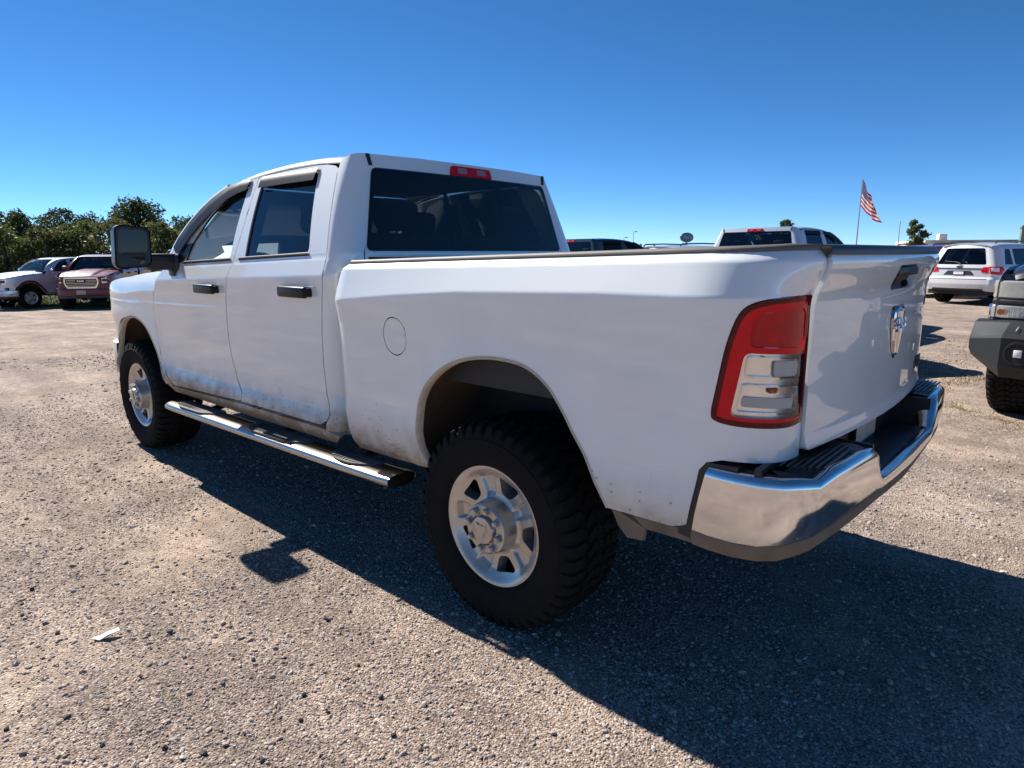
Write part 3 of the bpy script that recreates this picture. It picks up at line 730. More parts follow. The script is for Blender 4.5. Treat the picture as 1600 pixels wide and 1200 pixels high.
    for p in cr(ap, 4):
        x, z = p; y = Ydoor(x, z); rg.append([(x-.008, y+.001, z-.006), (x+.014, y-.004, z+.014), (x+.040, y-.030, z+.024), (x+.062, y-.075, z+.020), (x+.04, y-.09, z-.01)])
    pa = MB().loft(rg, False).mk('a_pillar', M_WHITE, T, 60); mir(pa)
    def mws(y, t):
        e = 1-(y/.80)**2; return (3.13-.64*t+.10*e*(1-.4*t), y*(1-.10*t), 1.43+.515*t-.03*t*t)
    panel('windshield', [(-.84, 0), (.84, 0), (.755, 1), (-.755, 1)], mws, M_GLASS, T, (1, 0, 1), ru=.08, rv=.08, fine=.08, flange=0)
    # fenders, hood, nose
    FA = [(3.205, .585), (3.25, .665), (3.335, .775), (3.42, .885), (3.50, .965), (3.60, 1.012), (3.735, 1.036), (3.88, 1.022), (4.01, .972), (4.12, .885), (4.185, .78), (4.205, .66), (4.19, .60)]
    hl_ = rpoly([(4.50, .985), (4.86, .975), (4.87, 1.15), (4.45, 1.17)], .03, 4)
    fo = [(3.10, .575)]+cr(FA, 4)+[(4.30, .585), (4.90, .60), (4.90, 1.165)]+[(x, zhood(x)) for x in (4.7, 4.45, 4.2, 4.0, 3.8, 3.6, 3.4, 3.2, 3.08)]+[(3.05, 1.435)]+fl_[-2:0:-1]+[(3.10, .60)]
    fe = panel('front_fender', fo, mfend, M_WHITE, T, (.4, 1, .3), [hl_], ru=.05, rv=.014, gap=.0042, fine=.025, flange=.03)
    rg = []
    for x, z in cr(FA, 5):
        y = Yfend(x, z); n = Vector((x-3.74, 0, z-.60)).normalized()
        rg.append([(x+n.x*.002, y+.001, z+n.z*.002), (x-n.x*.006, y+.003, z-n.z*.006), (x-n.x*.012, y-.004, z-n.z*.012), (x-n.x*.010, y-.035, z-n.z*.010)])
    MB().loft(rg, False).mk('arch_lip', M_LIP, fe, 60); mir(fe)
    hd = panel('headlamp', inset(hl_, .004), off(mfend, .003, (1, .5, 0)), M_CLEAR, T, (1, .5, 0), ru=.05, rv=.03, fine=.03, flange=.02)
    panel('reflector', inset(hl_, -.004), off(mfend, -.05, (1, .5, 0)), M_REFL, hd, (1, .5, 0), ru=.05, rv=.03, fine=.04, flange=0)
    for u in (4.60, 4.74):
        q = off(mfend, -.02, (1, .5, 0))(u, 1.08); b = MB(); b.rbox(q, (.05, .12, .10), .02); b.mk('projector', M_GLOSSB, hd)
    mir(hd)
    def mhood(x, y):
        a = min(abs(y)/.86, 1.05); h = zhood(min(x, 4.9)); 
        return (x+.10*(1-a*a)*max(0, (x-4.3)/.5), y*(1-.16*max(0, (x-3.9))), h+.045*(1-a**3)+.035*(1/(1+math.exp((abs(y)-.42)*40)))*min(1, max(0, (4.75-x)/.4)))
    ho = [(3.06, -.855), (3.06, .855), (3.6, .862), (4.2, .855), (4.62, .82), (4.72, .60), (4.74, 0), (4.72, -.60), (4.62, -.82), (4.2, -.855), (3.6, -.862)]
    panel('hood', ho, mhood, M_WHITE, T, (0, 0, 1), ru=.05, rv=.025, gap=.003, fine=.04, flange=.03)
    MB().box((3.08, 0, 1.40), (.16, 1.66, .03)).mk('cowl', M_BPLAST, T)
    # nose panel, grille, front bumper
    def mnose(y, z): return (4.70+.085*(1-(y/.64)**2), y, z)
    gro = rpoly([(-.47, .80), (.47, .80), (.56, 1.0), (.535, 1.19), (-.535, 1.19), (-.56, 1.0)], .05, 4)
    panel('nose_panel', [(-.62, .60), (.62, .60), (.62, 1.21), (-.62, 1.21)], mnose, M_WHITE, T, (1, 0, 0), [gro], ru=.05, rv=.03, fine=.04, flange=.0)
    gr = panel('grille', inset(gro, -.004), off(mnose, .012, (1, 0, 0)), M_CHROME, T, (1, 0, 0), [inset(gro, .042)], ru=.03, rv=.02, fine=.02, flange=.04)
    panel('grille_back', inset(gro, .03), off(mnose, -.04, (1, 0, 0)), M_MOLD, gr, (1, 0, 0), ru=.06, rv=.05, fine=.05, flange=0)
    for i in range(6):
        z = .865+.055*i; wd = .46 if i < 2 else .48
        rg = [[(mnose(y, z)[0]-.005, y, z+.011), (mnose(y, z)[0]+.006, y, z+.006), (mnose(y, z)[0]+.006, y, z-.006), (mnose(y, z)[0]-.005, y, z-.011)] for y in np.linspace(-wd, wd, 9)]
        MB().loft(rg, False).mk('grille_bar', M_CHROME, gr)
    MB().rbox((4.795, 0, 1.055), (.02, .34, .085), .008).mk('grille_badge', M_GLOSSB, gr)
    text_mesh('grille_lettering', 'RAM', .085, M_CHROME, gr, Matrix.Translation((4.806, 0, 1.055)) @ Matrix(((0, 0, 1, 0), (1.25, 0, 0, 0), (0, 1, 0, 0), (0, 0, 0, 1))), .004, 0, .003)
    fpl = [(.958, 4.22), (.940, 4.36), (.885, 4.52), (.78, 4.66), (.60, 4.76), (.30, 4.83), (0, 4.85)]; fpl = fpl+[(-y, x) for y, x in fpl[-2::-1]]
    rg = [[(x-.06, y*.97, .80), (x, y, .79), (x+.012, y, .74), (x+.012, y, .58), (x, y, .54), (x-.05, y*.97, .52)] for y, x in fpl]
    fb_ = MB().loft(rg, False).mk('front_bumper', M_WHITE, T, 40)
    MB().loft([[(x-.03, y*.97, .55), (x-.02, y*.97, .44), (x-.08, y*.96, .42)] for y, x in fpl], False).mk('air_dam', M_BPLAST, fb_, 40)
    for s in (1, -1): MB().lathe([(0, .0), (.05, .0), (.055, .02)], 18, (0, 0, 0)).mk('fog_lamp', M_FROST, fb_); o = LAST[0]; o.location = (4.64, s*.76, .67); o.rotation_euler = (0, 0, -PI/2+s*.5)
    MB().rbox((4.86, 0, .66), (.01, .30, .15), .003).mk('front_plate', M_PLATE, fb_)
    # ---- inner wheel wells
    for nm, A, yi in (('rear_wheel_liner', ARCH, .50), ('front_wheel_liner', FA, .48)):
        cx = -.03 if nm[0] == 'r' else 3.74; rings = []
        for x, z in cr(A, 3):
            n = Vector((x-cx, 0, z-.60)).normalized()
            rings.append([(x+n.x*.004, .955, z+n.z*.004), (x+n.x*.030, .92, z+n.z*.025), (x+n.x*.03, .75, z+n.z*.022), (x+n.x*.02, yi, z+n.z*.01)])
        mb = MB(); mb.loft(rings, False)
        xs = [p[0] for p in A]
        if nm[0] == 'f': mb.box(((min(xs)+max(xs))/2, yi, .85), (1.05, .02, .5))
        mb.mk(nm, M_LINER, T, 60); mir(LAST[0])
    # ---- chassis
    ch = MB()
    for s in (1, -1):
        ch.box((1.7, s*.44, .60), (5.6, .07, .15)); ch.tube([(-.9, s*.52, .66), (-.5, s*.53, .56), (0, s*.54, .52), (.45, s*.53, .56), (.7, s*.52, .64)], .035, 8)
        ch.tube([(-.05, s*.50, .45), (.12, s*.47, .86)], .035, 10); ch.tube([(.02, s*.60, .45), (.02, s*.60, .80)], .07, 12)
        ch.tube([(3.75, s*.55, .45), (3.70, s*.52, .95)], .05, 10)
    for x in (-.75, -.2, .6, 1.4, 2.2, 3.2): ch.box((x, 0, .62), (.08, .9, .09))
    ch.mk('chassis_frame', M_FRAME, T)
    ax = MB(); ax.tube([(0, -.80, .421), (0, .80, .421)], .055, 14)
    ax.loft([[(r*math.cos(a), y, .421+r*math.sin(a)) for a in np.linspace(0, 2*PI, 20, endpoint=False)] for y, r in ((-.17, .06), (-.12, .13), (-.02, .165), (.06, .13), (.14, .07))], True, True)
    ax.tube([(.1, 0, .43), (1.6, 0, .55), (2.6, 0, .58)], .045, 10)
    ax.tube([(3.785, -.80, .421), (3.785, .80, .421)], .05, 14); ax.lathe([(0, .10), (.12, .08), (.14, 0), (.12, -.08), (0, -.1)], 16, (3.785, -.25, .43))
    ax.mk('axle', M_UNDER, T)
    MB().tube([(-.62, 0, .60), (-.62, 0, .74)], [.36, .36], 32).mk('spare_tyre', M_TYRE, T)
    ex = MB(); ex.tube([(2.6, -.40, .45), (1.5, -.35, .46), (1.0, -.33, .46)], .04, 10); ex.tube([(1.0, -.33, .46), (.45, -.33, .47)], .11, 14); ex.tube([(.45, -.33, .5), (.1, -.6, .62), (-.5, -.72, .60), (-.9, -.86, .50)], .038, 10)
    ex.mk('exhaust', M_UNDER, T)
    MB().box((2.1, 0, .70), (2.3, 1.75, .05)).box((3.75, 0, 1.0), (.95, .86, .5)).box((-.6, 0, .90), (1.0, .90, .03)).mk('floor_pan', M_UNDER, T)
    MB().rbox((.66, .55, .62), (.5, .3, .2), .04).mk('fuel_tank', M_UNDER, T)
    # inner bed wall seen through the rear wheel opening
    MB().box((-.1, .60, .88), (1.1, .02, .40)).mk('inner_bed_wall', M_FRAME, T); mir(LAST[0])
    wi = MB(); wi.rbox((-.28, .66, 1.01), (.62, .10, .045), .01); wi.rbox((-.30, .66, .955), (.58, .05, .035), .008); wi.rbox((-.30, .64, .985), (.60, .02, .10), .005)
    wi.mk('inner_bed_rail', M_VAL, T); mir(LAST[0])
    # ---- side step bar
    xs = [(3.085, .915, .450), (3.06, .96, .456), (2.98, .988, .463), (2.4, .995, .474), (1.4, .995, .487), (.70, .995, .498), (.545, .992, .502), (.530, .992, .502)]
    rg = []
    for i, (x, y, z) in enumerate(cr(xs, 4)):
        rg.append([(x, y+.080*math.copysign(abs(math.cos(a))**.75, math.cos(a)), z+.030*math.copysign(abs(math.sin(a))**.75, math.sin(a))) for a in np.linspace(0, 2*PI, 20, endpoint=False)])
    sb = MB().loft(rg, True, True).mk('step_bar', M_BARCHROME, T, 50)
    for x0, x1 in ((2.92, 2.34), (1.93, 1.30), (1.07, .70)):
        zc = lin((x0+x1)/2, [(.66, .498), (1.4, .487), (2.4, .474), (2.98, .463)])
        pd = rpoly([(x0, .935), (x0, 1.005), (x0-.12, 1.062), (x1+.12, 1.062), (x1, 1.005), (x1, .935)], .05, 5)
        def fp(x, y, zc=zc): return (x, y, lin(x, [(.66, .498), (1.4, .487), (2.4, .474), (2.98, .463)])+.0385-1.6*max(0, abs(y-.995)-.030)**2)
        p = panel('step_pad', pd, fp, M_PAD, sb, (0, 0, 1), ru=.04, rv=.012, fine=.02, flange=.012)
        rb = MB()
        for k in range(int((x0-x1-.12)/.028)): rb.box((x0-.075-.028*k, 1.000, zc+.0390), (.008, .090, .004))
        rb.mk('pad_rib', M_PAD, sb)
    for x in (2.6, 1.7, .95): MB().tube([(x, .99, .465), (x, .78, .52), (x, .5, .60)], .022, 8).mk('step_bracket', M_FRAME, sb)
    mir(sb)
    # ---- tow mirrors
    R_ = Matrix.Rotation(math.radians(-6), 3, 'Z')
    sec = rpoly([(-.108, -.135), (.100, -.120), (.108, .120), (-.090, .135)], .045, 5)
    rings = []
    for dx, sc_ in ((-.072, .965), (-.078, 1.0), (-.060, 1.0), (0, 1.0), (.05, .93), (.085, .78), (.10, .55)):
        rings.append([R_ @ Vector((dx, -p[0]*sc_, p[1]*sc_)) for p in sec])
    mc = Vector((2.88, 1.222, 1.541))
    mo = MB().loft([[v+mc for v in r] for r in rings], True, True).mk('tow_mirror', M_HANDLE, T, 30)
    def mpl(nm, pts, m):
        V = [R_ @ Vector((-.0795, -p[0], p[1]))+mc for p in pts]; V2 = [R_ @ Vector((-.071, -p[0], p[1]))+mc for p in pts]
        n = len(pts); MB().add(V+V2, [tuple(range(n))]+[(k, (k+1) % n, n+(k+1) % n, n+k) for k in range(n)]).mk(nm, m, mo)
    mpl('bezel', rpoly([(-.098, -.125), (.092, -.112), (.098, .110), (-.082, .125)], .04, 5), M_BPLAST)
    def mpl2(nm, pts, m):
        V = [R_ @ Vector((-.0815, -p[0], p[1]))+mc for p in pts]; n = len(pts); MB().add(V, [tuple(range(n))]).mk(nm, m, mo)
    mpl2('mirror_glass', rpoly([(-.082, -.048), (.082, -.044), (.086, .098), (-.072, .110)], .03, 5), M_MIRR)
    mpl2('spot_mirror', rpoly([(-.082, -.110), (.080, -.100), (.081, -.058), (-.082, -.062)], .018, 4), M_MIRR)
    am = MB(); am.rbox((2.90, 1.03, 1.448), (.12, .22, .105), .022, 3); am.rbox((2.91, .955, 1.44), (.15, .05, .115), .02, 2); am.rbox((2.90, .96, 1.378), (.09, .05, .05), .015, 2)
    am.mk('mirror_arm', M_BPLAST, mo); mir(mo)
    # ---- cabin
    def seat(x, y, wd, head):
        b = MB(); b.rbox((x, y, .98), (.52, wd, .18), .06, 3); rt = Matrix.Rotation(math.radians(-14), 3, 'Y')
        b.rbox((x-.30, y, 1.30), (.16, wd, .62), .06, 3, rt)
        for hy in head:
            b.rbox((x-.40, hy, 1.70), (.11, .26, .17), .05, 3, rt); b.tube([(x-.37, hy-.06, 1.55), (x-.39, hy-.06, 1.66)], .008, 6); b.tube([(x-.37, hy+.06, 1.55), (x-.39, hy+.06, 1.66)], .008, 6)
        b.mk('seat', M_SEAT, T)
    seat(2.40, .40, .52, (.40,)); seat(2.40, -.40, .52, (-.40,)); seat(1.60, 0, 1.36, (.44, -.44))
    ds = MB(); ds.rbox((2.98, 0, 1.30), (.42, 1.64, .26), .08, 3); ds.rbox((2.72, 0, 1.12), (.4, .34, .4), .05, 2); ds.rbox((2.90, .40, 1.42), (.2, .42, .08), .03, 2)
    ds.mk('dashboard', M_INT, T)
    sw = MB(); cs = Vector((2.74, .40, 1.33)); ri = Matrix.Rotation(math.radians(-62), 3, 'Y')
    sw.tube([cs+ri @ Vector((.185*math.cos(a), .185*math.sin(a), 0)) for a in np.linspace(0, 2*PI, 33)], .016, 8, False)
    for a in (0, 2.2, 4.1): sw.tube([cs, cs+ri @ Vector((.18*math.cos(a), .18*math.sin(a), 0))], .016, 6)
    sw.mk('steering_wheel', M_INT, T)
    MB().rbox((2.70, 0, 1.80), (.03, .24, .07), .02).mk('interior_mirror', M_INT, T)
    ro_ = MB(); ro_.box((1.8, 0, 1.93), (1.2, 1.2, .02)); ro_.box((1.10, 0, 1.25), (.03, 1.5, .5)); ro_.mk('headliner', M_INT, T)
    for s in (1, -1): MB().rbox((2.05, s*.80, 1.66), (.12, .04, .42), .02, 2, Matrix.Rotation(s*math.radians(20), 3, 'X')).mk('b_pillar_trim', M_INT, T)
    # ---- wheels
    w0 = build_wheel('wheel', T); w0.location = (0, .966, .421)
    for x, s in ((3.785, 1), (0, -1), (3.785, -1)):
        w1 = copy_tree(w0, T); w1.location = (x, s*.966, .421)
        w1.rotation_euler = (0, [.7, .3, 1.9][(x > 1)+(s < 0)-1], 0 if s > 0 else PI)
    return T
TRUCK = build_truck('large white crew-cab pickup truck with muddy lower panels, parked in front on gravel')

# ------------------------------------------------------------------ ground
def gravel_material():
    m, nt, b = mat('gravel_ground')
    L = nt.links; tc = N(nt, 'ShaderNodeTexCoord')
    def noise(sc, det=5, ro=.6):
        n = N(nt, 'ShaderNodeTexNoise'); n.inputs['Scale'].default_value = sc; n.inputs['Detail'].default_value = det; n.inputs['Roughness'].default_value = ro
        L.new(tc.outputs['Object'], n.inputs['Vector']); return n
    def mr(src, a, b_, c=0., d=1.):
        r = N(nt, 'ShaderNodeMapRange'); r.inputs[1].default_value = a; r.inputs[2].default_value = b_; r.inputs[3].default_value = c; r.inputs[4].default_value = d; L.new(src, r.inputs[0]); return r.outputs[0]
    def mix(f, a, b_, bt='MIX'):
        x = N(nt, 'ShaderNodeMix', data_type='RGBA', blend_type=bt)
        for i, v in ((0, f), (6, a), (7, b_)):
            if hasattr(v, 'node'): L.new(v, x.inputs[i])
            else: x.inputs[i].default_value = v
        return x.outputs[2]
    big = noise(.55, 6, .62); mid = noise(3.5, 6, .65); fin = noise(160, 3, .6)
    soil = mr(mid.outputs[0], .50, .66); zone = mr(big.outputs[0], .42, .66)
    sxy = N(nt, 'ShaderNodeSeparateXYZ'); L.new(tc.outputs['Object'], sxy.inputs[0])
    def mt(op, a, b_=None, c_=None):
        n = N(nt, 'ShaderNodeMath', operation=op)
        for i_, v in enumerate((a, b_, c_)):
            if v is None: continue
            if hasattr(v, 'node'): L.new(v, n.inputs[i_])
            else: n.inputs[i_].default_value = v
        return n.outputs[0]
    X_, Y_ = sxy.outputs[0], sxy.outputs[1]
    s1 = mt('SINE', mt('MULTIPLY_ADD', X_, 1.9, mt('MULTIPLY', mt('SINE', mt('MULTIPLY', Y_, 1.1)), 1.3)))
    s2 = mt('SINE', mt('MULTIPLY_ADD', Y_, 2.3, mt('MULTIPLY', mt('SINE', mt('MULTIPLY_ADD', X_, .8, .5)), 1.7)))
    s3_ = mt('SINE', mt('MULTIPLY_ADD', X_, 5.1, mt('MULTIPLY', Y_, 3.7)))
    pn = mt('MULTIPLY_ADD', s3_, .5, mt('MULTIPLY', s1, s2))
    pn = mt('MULTIPLY_ADD', mt('SUBTRACT', mid.outputs[0], .5), 3.2, pn)
    patch = mr(pn, .15, 1.1, 0, .60)
    ml = N(nt, 'ShaderNodeMath', operation='MAXIMUM'); L.new(patch, ml.inputs[0])
    mz = mt('MULTIPLY', soil, zone); L.new(mz, ml.inputs[1])
    mp = N(nt, 'ShaderNodeMapping'); mp.inputs['Scale'].default_value = (.35, 2.6, 1); mp.inputs['Rotation'].default_value = (0, 0, .25); L.new(tc.outputs['Object'], mp.inputs[0])
    trk = N(nt, 'ShaderNodeTexNoise'); trk.inputs['Scale'].default_value = .9; trk.inputs['Detail'].default_value = 6; L.new(mp.outputs[0], trk.inputs['Vector'])
    vo = N(nt, 'ShaderNodeTexVoronoi'); vo.inputs['Scale'].default_value = 120; L.new(tc.outputs['Object'], vo.inputs['Vector'])
    vo2 = N(nt, 'ShaderNodeTexVoronoi'); vo2.inputs['Scale'].default_value = 38; L.new(tc.outputs['Object'], vo2.inputs['Vector'])
    sp = N(nt, 'ShaderNodeSeparateColor'); L.new(vo.outputs['Color'], sp.inputs[0])
    ramp = N(nt, 'ShaderNodeValToRGB'); L.new(sp.outputs[0], ramp.inputs[0])
    cr_ = ramp.color_ramp; cr_.elements[0].position = 0; cr_.elements[0].color = (0.111, 0.087, 0.075, 1); cr_.elements[1].position = 1; cr_.elements[1].color = (0.518, 0.459, 0.414, 1)
    for p, c in ((.22, (0.215, 0.167, 0.141, 1)), (.55, (0.318, 0.252, 0.211, 1)), (.8, (0.385, 0.318, 0.274, 1))):
        e = cr_.elements.new(p); e.color = c
    base = mix(ml.outputs[0], ramp.outputs[0], (.365, .285, .222, 1))
    grey = mr(noise(.22, 4).outputs[0], .40, .62, 0, .55)
    base = mix(grey, base, mix(.5, base, (0.296, 0.263, 0.244, 1)))
    base = mix(1.0, base, mr_col(nt, fin.outputs[0], .35, .7, .78, 1.18), 'MULTIPLY')
    base = mix(1.0, base, (1.10, 1.06, 1.01, 1), 'MULTIPLY')
    big2 = noise(1.1, 8, .72); v3 = N(nt, 'ShaderNodeTexVoronoi'); v3.inputs['Scale'].default_value = 17; L.new(tc.outputs['Object'], v3.inputs['Vector'])
    s3 = N(nt, 'ShaderNodeSeparateColor'); L.new(v3.outputs['Color'], s3.inputs[0])
    base = mix(1.0, base, mr_col(nt, big2.outputs[0], .34, .66, .70, 1.26), 'MULTIPLY')
    base = mix(1.0, base, mr_col(nt, s3.outputs[0], 0, 1, .84, 1.14), 'MULTIPLY')
    base = mix(1.0, base, mr_col(nt, trk.outputs[0], .38, .64, .80, 1.14), 'MULTIPLY')
    L.new(base, b.inputs['Base Color']); b.inputs['Roughness'].default_value = .95; b.inputs['Specular IOR Level'].default_value = .2
    inv = N(nt, 'ShaderNodeMath', operation='SUBTRACT'); inv.inputs[0].default_value = 1.0; L.new(vo.outputs['Distance'], inv.inputs[1])
    inv2 = N(nt, 'ShaderNodeMath', operation='SUBTRACT'); inv2.inputs[0].default_value = 1.0; L.new(vo2.outputs['Distance'], inv2.inputs[1])
    ad = N(nt, 'ShaderNodeMath', operation='MULTIPLY_ADD'); ad.inputs[1].default_value = .45; L.new(inv2.outputs[0], ad.inputs[0]); L.new(inv.outputs[0], ad.inputs[2])
    bp = N(nt, 'ShaderNodeBump'); bp.inputs['Strength'].default_value = .85; bp.inputs['Distance'].default_value = .008; L.new(ad.outputs[0], bp.inputs['Height'])
    L.new(bp.outputs[0], b.inputs['Normal'])
    return m
def mr_col(nt, src, a, b_, c, d):
    r = N(nt, 'ShaderNodeMapRange'); r.inputs[1].default_value = a; r.inputs[2].default_value = b_; r.inputs[3].default_value = c; r.inputs[4].default_value = d; nt.links.new(src, r.inputs[0])
    cb = N(nt, 'ShaderNodeCombineColor')
    for i in range(3): nt.links.new(r.outputs[0], cb.inputs[i])
    return cb.outputs[0]
def build_ground():
    ax = sorted(set([round(v, 3) for v in list(np.linspace(-14, 34, 97))+[-900, -500, -250, -120, -70, -45, -30, -20, 40, 48, 60, 80, 110, 160, 250, 500, 900]]))
    ay = sorted(set([round(v, 3) for v in list(np.linspace(-34, 14, 97))+[900, 500, 250, 120, 70, 45, 30, 20, -40, -48, -60, -80, -110, -160, -250, -500, -900]]))
    V = []; F = []
    for y in ay:
        for x in ax:
            near = math.hypot(x, y) < 40
            wob = .012*math.sin(x*1.3+y*.7)*math.sin(y*1.1-x*.4) if near and math.hypot(x-1.9, y) > 4.5 else 0
            V.append((x, y, ground_z(x, y)+wob))
    n = len(ax)
    for j in range(len(ay)-1):
        for i in range(n-1): F.append((j*n+i, j*n+i+1, (j+1)*n+i+1, (j+1)*n+i))
    g = mk('ground', V, F, gravel_material(), None, 0); g['kind'] = 'structure'
    return g
build_ground()

def stone_material(name, cols, rough=.9):
    m, nt, b = mat(name); oi = N(nt, 'ShaderNodeObjectInfo'); rp = N(nt, 'ShaderNodeValToRGB'); nt.links.new(oi.outputs['Random'], rp.inputs[0])
    rp.color_ramp.elements[0].position = 0; rp.color_ramp.elements[0].color = (*cols[0], 1); rp.color_ramp.elements[1].position = 1; rp.color_ramp.elements[1].color = (*cols[-1], 1)
    for i, c in enumerate(cols[1:-1]): e = rp.color_ramp.elements.new((i+1)/(len(cols)-1)); e.color = (*c, 1)
    tc = N(nt, 'ShaderNodeTexCoord'); no = N(nt, 'ShaderNodeTexNoise'); no.inputs['Scale'].default_value = 2.5; no.inputs['Detail'].default_value = 5; nt.links.new(tc.outputs['Object'], no.inputs['Vector'])
    mx = N(nt, 'ShaderNodeMix', data_type='RGBA', blend_type='MULTIPLY'); mx.inputs[0].default_value = 1.0
    nt.links.new(rp.outputs[0], mx.inputs[6]); nt.links.new(mr_col(nt, no.outputs[0], .3, .7, .75, 1.2), mx.inputs[7])
    nt.links.new(mx.outputs[2], b.inputs['Base Color']); b.inputs['Roughness'].default_value = rough; b.inputs['Specular IOR Level'].default_value = .25
    return m
M_STONE = stone_material('gravel_stone', [(.18, .148, .130), (.29, .240, .210), (.36, .296, .252), (.42, .355, .308), (.39, .345, .312), (.47, .410, .362), (.36, .283, .23), (.60, .55, .50)])
M_DSTONE = stone_material('dark_stone', [(.045, .040, .037), (.075, .066, .06), (.11, .096, .086)])
def stone_mesh(name, seed, sub, m):
    bm = bmesh.new(); bmesh.ops.create_icosphere(bm, subdivisions=sub, radius=1.0); r = random.Random(seed)
    cuts = [(Vector((r.gauss(0, 1), r.gauss(0, 1), r.gauss(0, 1))).normalized(), r.uniform(.55, .9)) for _ in range(7)]
    sx = (r.uniform(.8, 1.35), r.uniform(.7, 1.0), r.uniform(.5, .8))
    for v in bm.verts:
        for n, d in cuts:
            k = v.co.dot(n)
            if k > d: v.co -= n*(k-d)
        v.co = Vector((v.co.x*sx[0], v.co.y*sx[1], v.co.z*sx[2]))*r.uniform(.96, 1.04)
    me = bpy.data.meshes.new(name); bm.to_mesh(me); bm.free(); me.materials.append(m)
    return me
def build_gravel():
    lib = bpy.data.collections.new('gravel_library')
    for i in range(8):
        o = bpy.data.objects.new('pebble', stone_mesh('pebble', 40+i, 1 if i < 6 else 2, M_STONE)); lib.objects.link(o)
    pts = []; sz = []; rot = []
    zones = [(.75, 2.4, 8200, 1.0), (2.4, 4.5, 4200, 1.12), (4.5, 8.0, 1400, 1.35), (8.0, 14.0, 260, 1.7)]
    for r0, r1, den, ks in zones:
        ang = math.radians(44); n = int(den*ang*(r1*r1-r0*r0))
        rr = np.sqrt(NR.uniform(r0*r0, r1*r1, n)); aa = NR.uniform(-ang, ang, n)+YAW
        x = CAM_POS[0]+rr*np.cos(aa); y = CAM_POS[1]+rr*np.sin(aa)
        # thinner where bare soil shows
        pn = np.sin(x*1.9+1.3*np.sin(y*1.1))*np.sin(y*2.3+1.7*np.sin(x*.8+.5))+.5*np.sin(x*5.1+y*3.7)
        keep = NR.uniform(0, 1, n) < np.clip(.90-.42*pn, .22, 1.0)
        x, y = x[keep], y[keep]; k = len(x)
        s = np.clip(np.exp(NR.normal(math.log(.0035), .46, k)), .0016, .015)*ks
        z = np.array([ground_z(a, b) for a, b in zip(x, y)])+s*.12
        pts.append(np.stack([x, y, z], 1)); sz.append(s); rot.append(np.stack([NR.uniform(-.5, .5, k), NR.uniform(-.5, .5, k), NR.uniform(0, 6.28, k)], 1))
    P = np.concatenate(pts); S = np.concatenate(sz); R_ = np.concatenate(rot)
    me = bpy.data.meshes.new('gravel'); me.vertices.add(len(P)); me.vertices.foreach_set('co', P.astype(np.float32).ravel())
    a = me.attributes.new('sz', 'FLOAT', 'POINT'); a.data.foreach_set('value', S.astype(np.float32))
    a = me.attributes.new('rot', 'FLOAT_VECTOR', 'POINT'); a.data.foreach_set('vector', R_.astype(np.float32).ravel())
    a = me.attributes.new('idx', 'INT', 'POINT'); a.data.foreach_set('value', NR.randint(0, 8, len(P)).astype(np.int32))
    me.update()
    o = link(bpy.data.objects.new('gravel', me)); o['kind'] = 'stuff'; o['label'] = 'loose pale grey and tan gravel covering the ground'; o['category'] = 'gravel'
    ng = bpy.data.node_groups.new('scatter_gravel', 'GeometryNodeTree')
    ng.interface.new_socket('Geometry', in_out='INPUT', socket_type='NodeSocketGeometry'); ng.interface.new_socket('Geometry', in_out='OUTPUT', socket_type='NodeSocketGeometry')
    gi = ng.nodes.new('NodeGroupInput'); go = ng.nodes.new('NodeGroupOutput'); ip = ng.nodes.new('GeometryNodeInstanceOnPoints'); ci = ng.nodes.new('GeometryNodeCollectionInfo')
    ci.inputs['Collection'].default_value = lib; ci.inputs['Separate Children'].default_value = True; ci.inputs['Reset Children'].default_value = True
    ip.inputs['Pick Instance'].default_value = True
    def na(nm, t):
        n = ng.nodes.new('GeometryNodeInputNamedAttribute'); n.data_type = t; n.inputs['Name'].default_value = nm; return n.outputs['Attribute']
    e2r = ng.nodes.new('FunctionNodeEulerToRotation')
    ng.links.new(gi.outputs[0], ip.inputs['Points']); ng.links.new(ci.outputs[0], ip.inputs['Instance']); ng.links.new(na('idx', 'INT'), ip.inputs['Instance Index'])
    ng.links.new(na('rot', 'FLOAT_VECTOR'), e2r.inputs[0]); ng.links.new(e2r.outputs[0], ip.inputs['Rotation']); ng.links.new(na('sz', 'FLOAT'), ip.inputs['Scale'])
    ng.links.new(ip.outputs[0], go.inputs[0])
    md = o.modifiers.new('scatter', 'NODES'); md.node_group = ng
build_gravel()
# the larger dark stones that stand out one by one
dm = [stone_mesh('stone', 90+i, 2, M_DSTONE) for i in range(4)]
def on_ground(px, py):
    d = ((px-800)/FPX)*CR+(-(py-600)/FPX)*CU+CF; t = -CAM_POS[2]/d[2]; p = CAM_POS+t*d; return p
STN = [(50, 922, 9), (266, 989, 13), (90, 990, 10), (512, 970, 12), (396, 1032, 10), (348, 1070, 12), (475, 1087, 12), (106, 1122, 11), (258, 1170, 13), (318, 1178, 13), (10, 1140, 10), (513, 1114, 9), (470, 1126, 11), (595, 1090, 12), (668, 1025, 9), (160, 1165, 9), (432, 1105, 8), (615, 1150, 11), (35, 962, 8), (150, 1000, 7), (700, 1120, 9), (560, 1040, 8), (410, 1190, 12), (220, 1060, 8)]
for i, (px, py, s) in enumerate(STN):
    p = on_ground(px, py); o = link(bpy.data.objects.new('stone', dm[i % 4])); d = np.linalg.norm(p-CAM_POS)
    r = s*.38*d/FPX; o.location = (p[0], p[1], r*.45); o.scale = (r, r, r); o.rotation_euler = (rng.uniform(-.4, .4), rng.uniform(-.4, .4), rng.uniform(0, 6.28))
    tag(o, 'small dark angular stone lying loose on the sunlit gravel', 'stone', 'dark stones on the gravel')
M_PAPER = simple('white_paper', (.62, .61, .59), rough=.8, var=.05)
p = on_ground(167, 996)
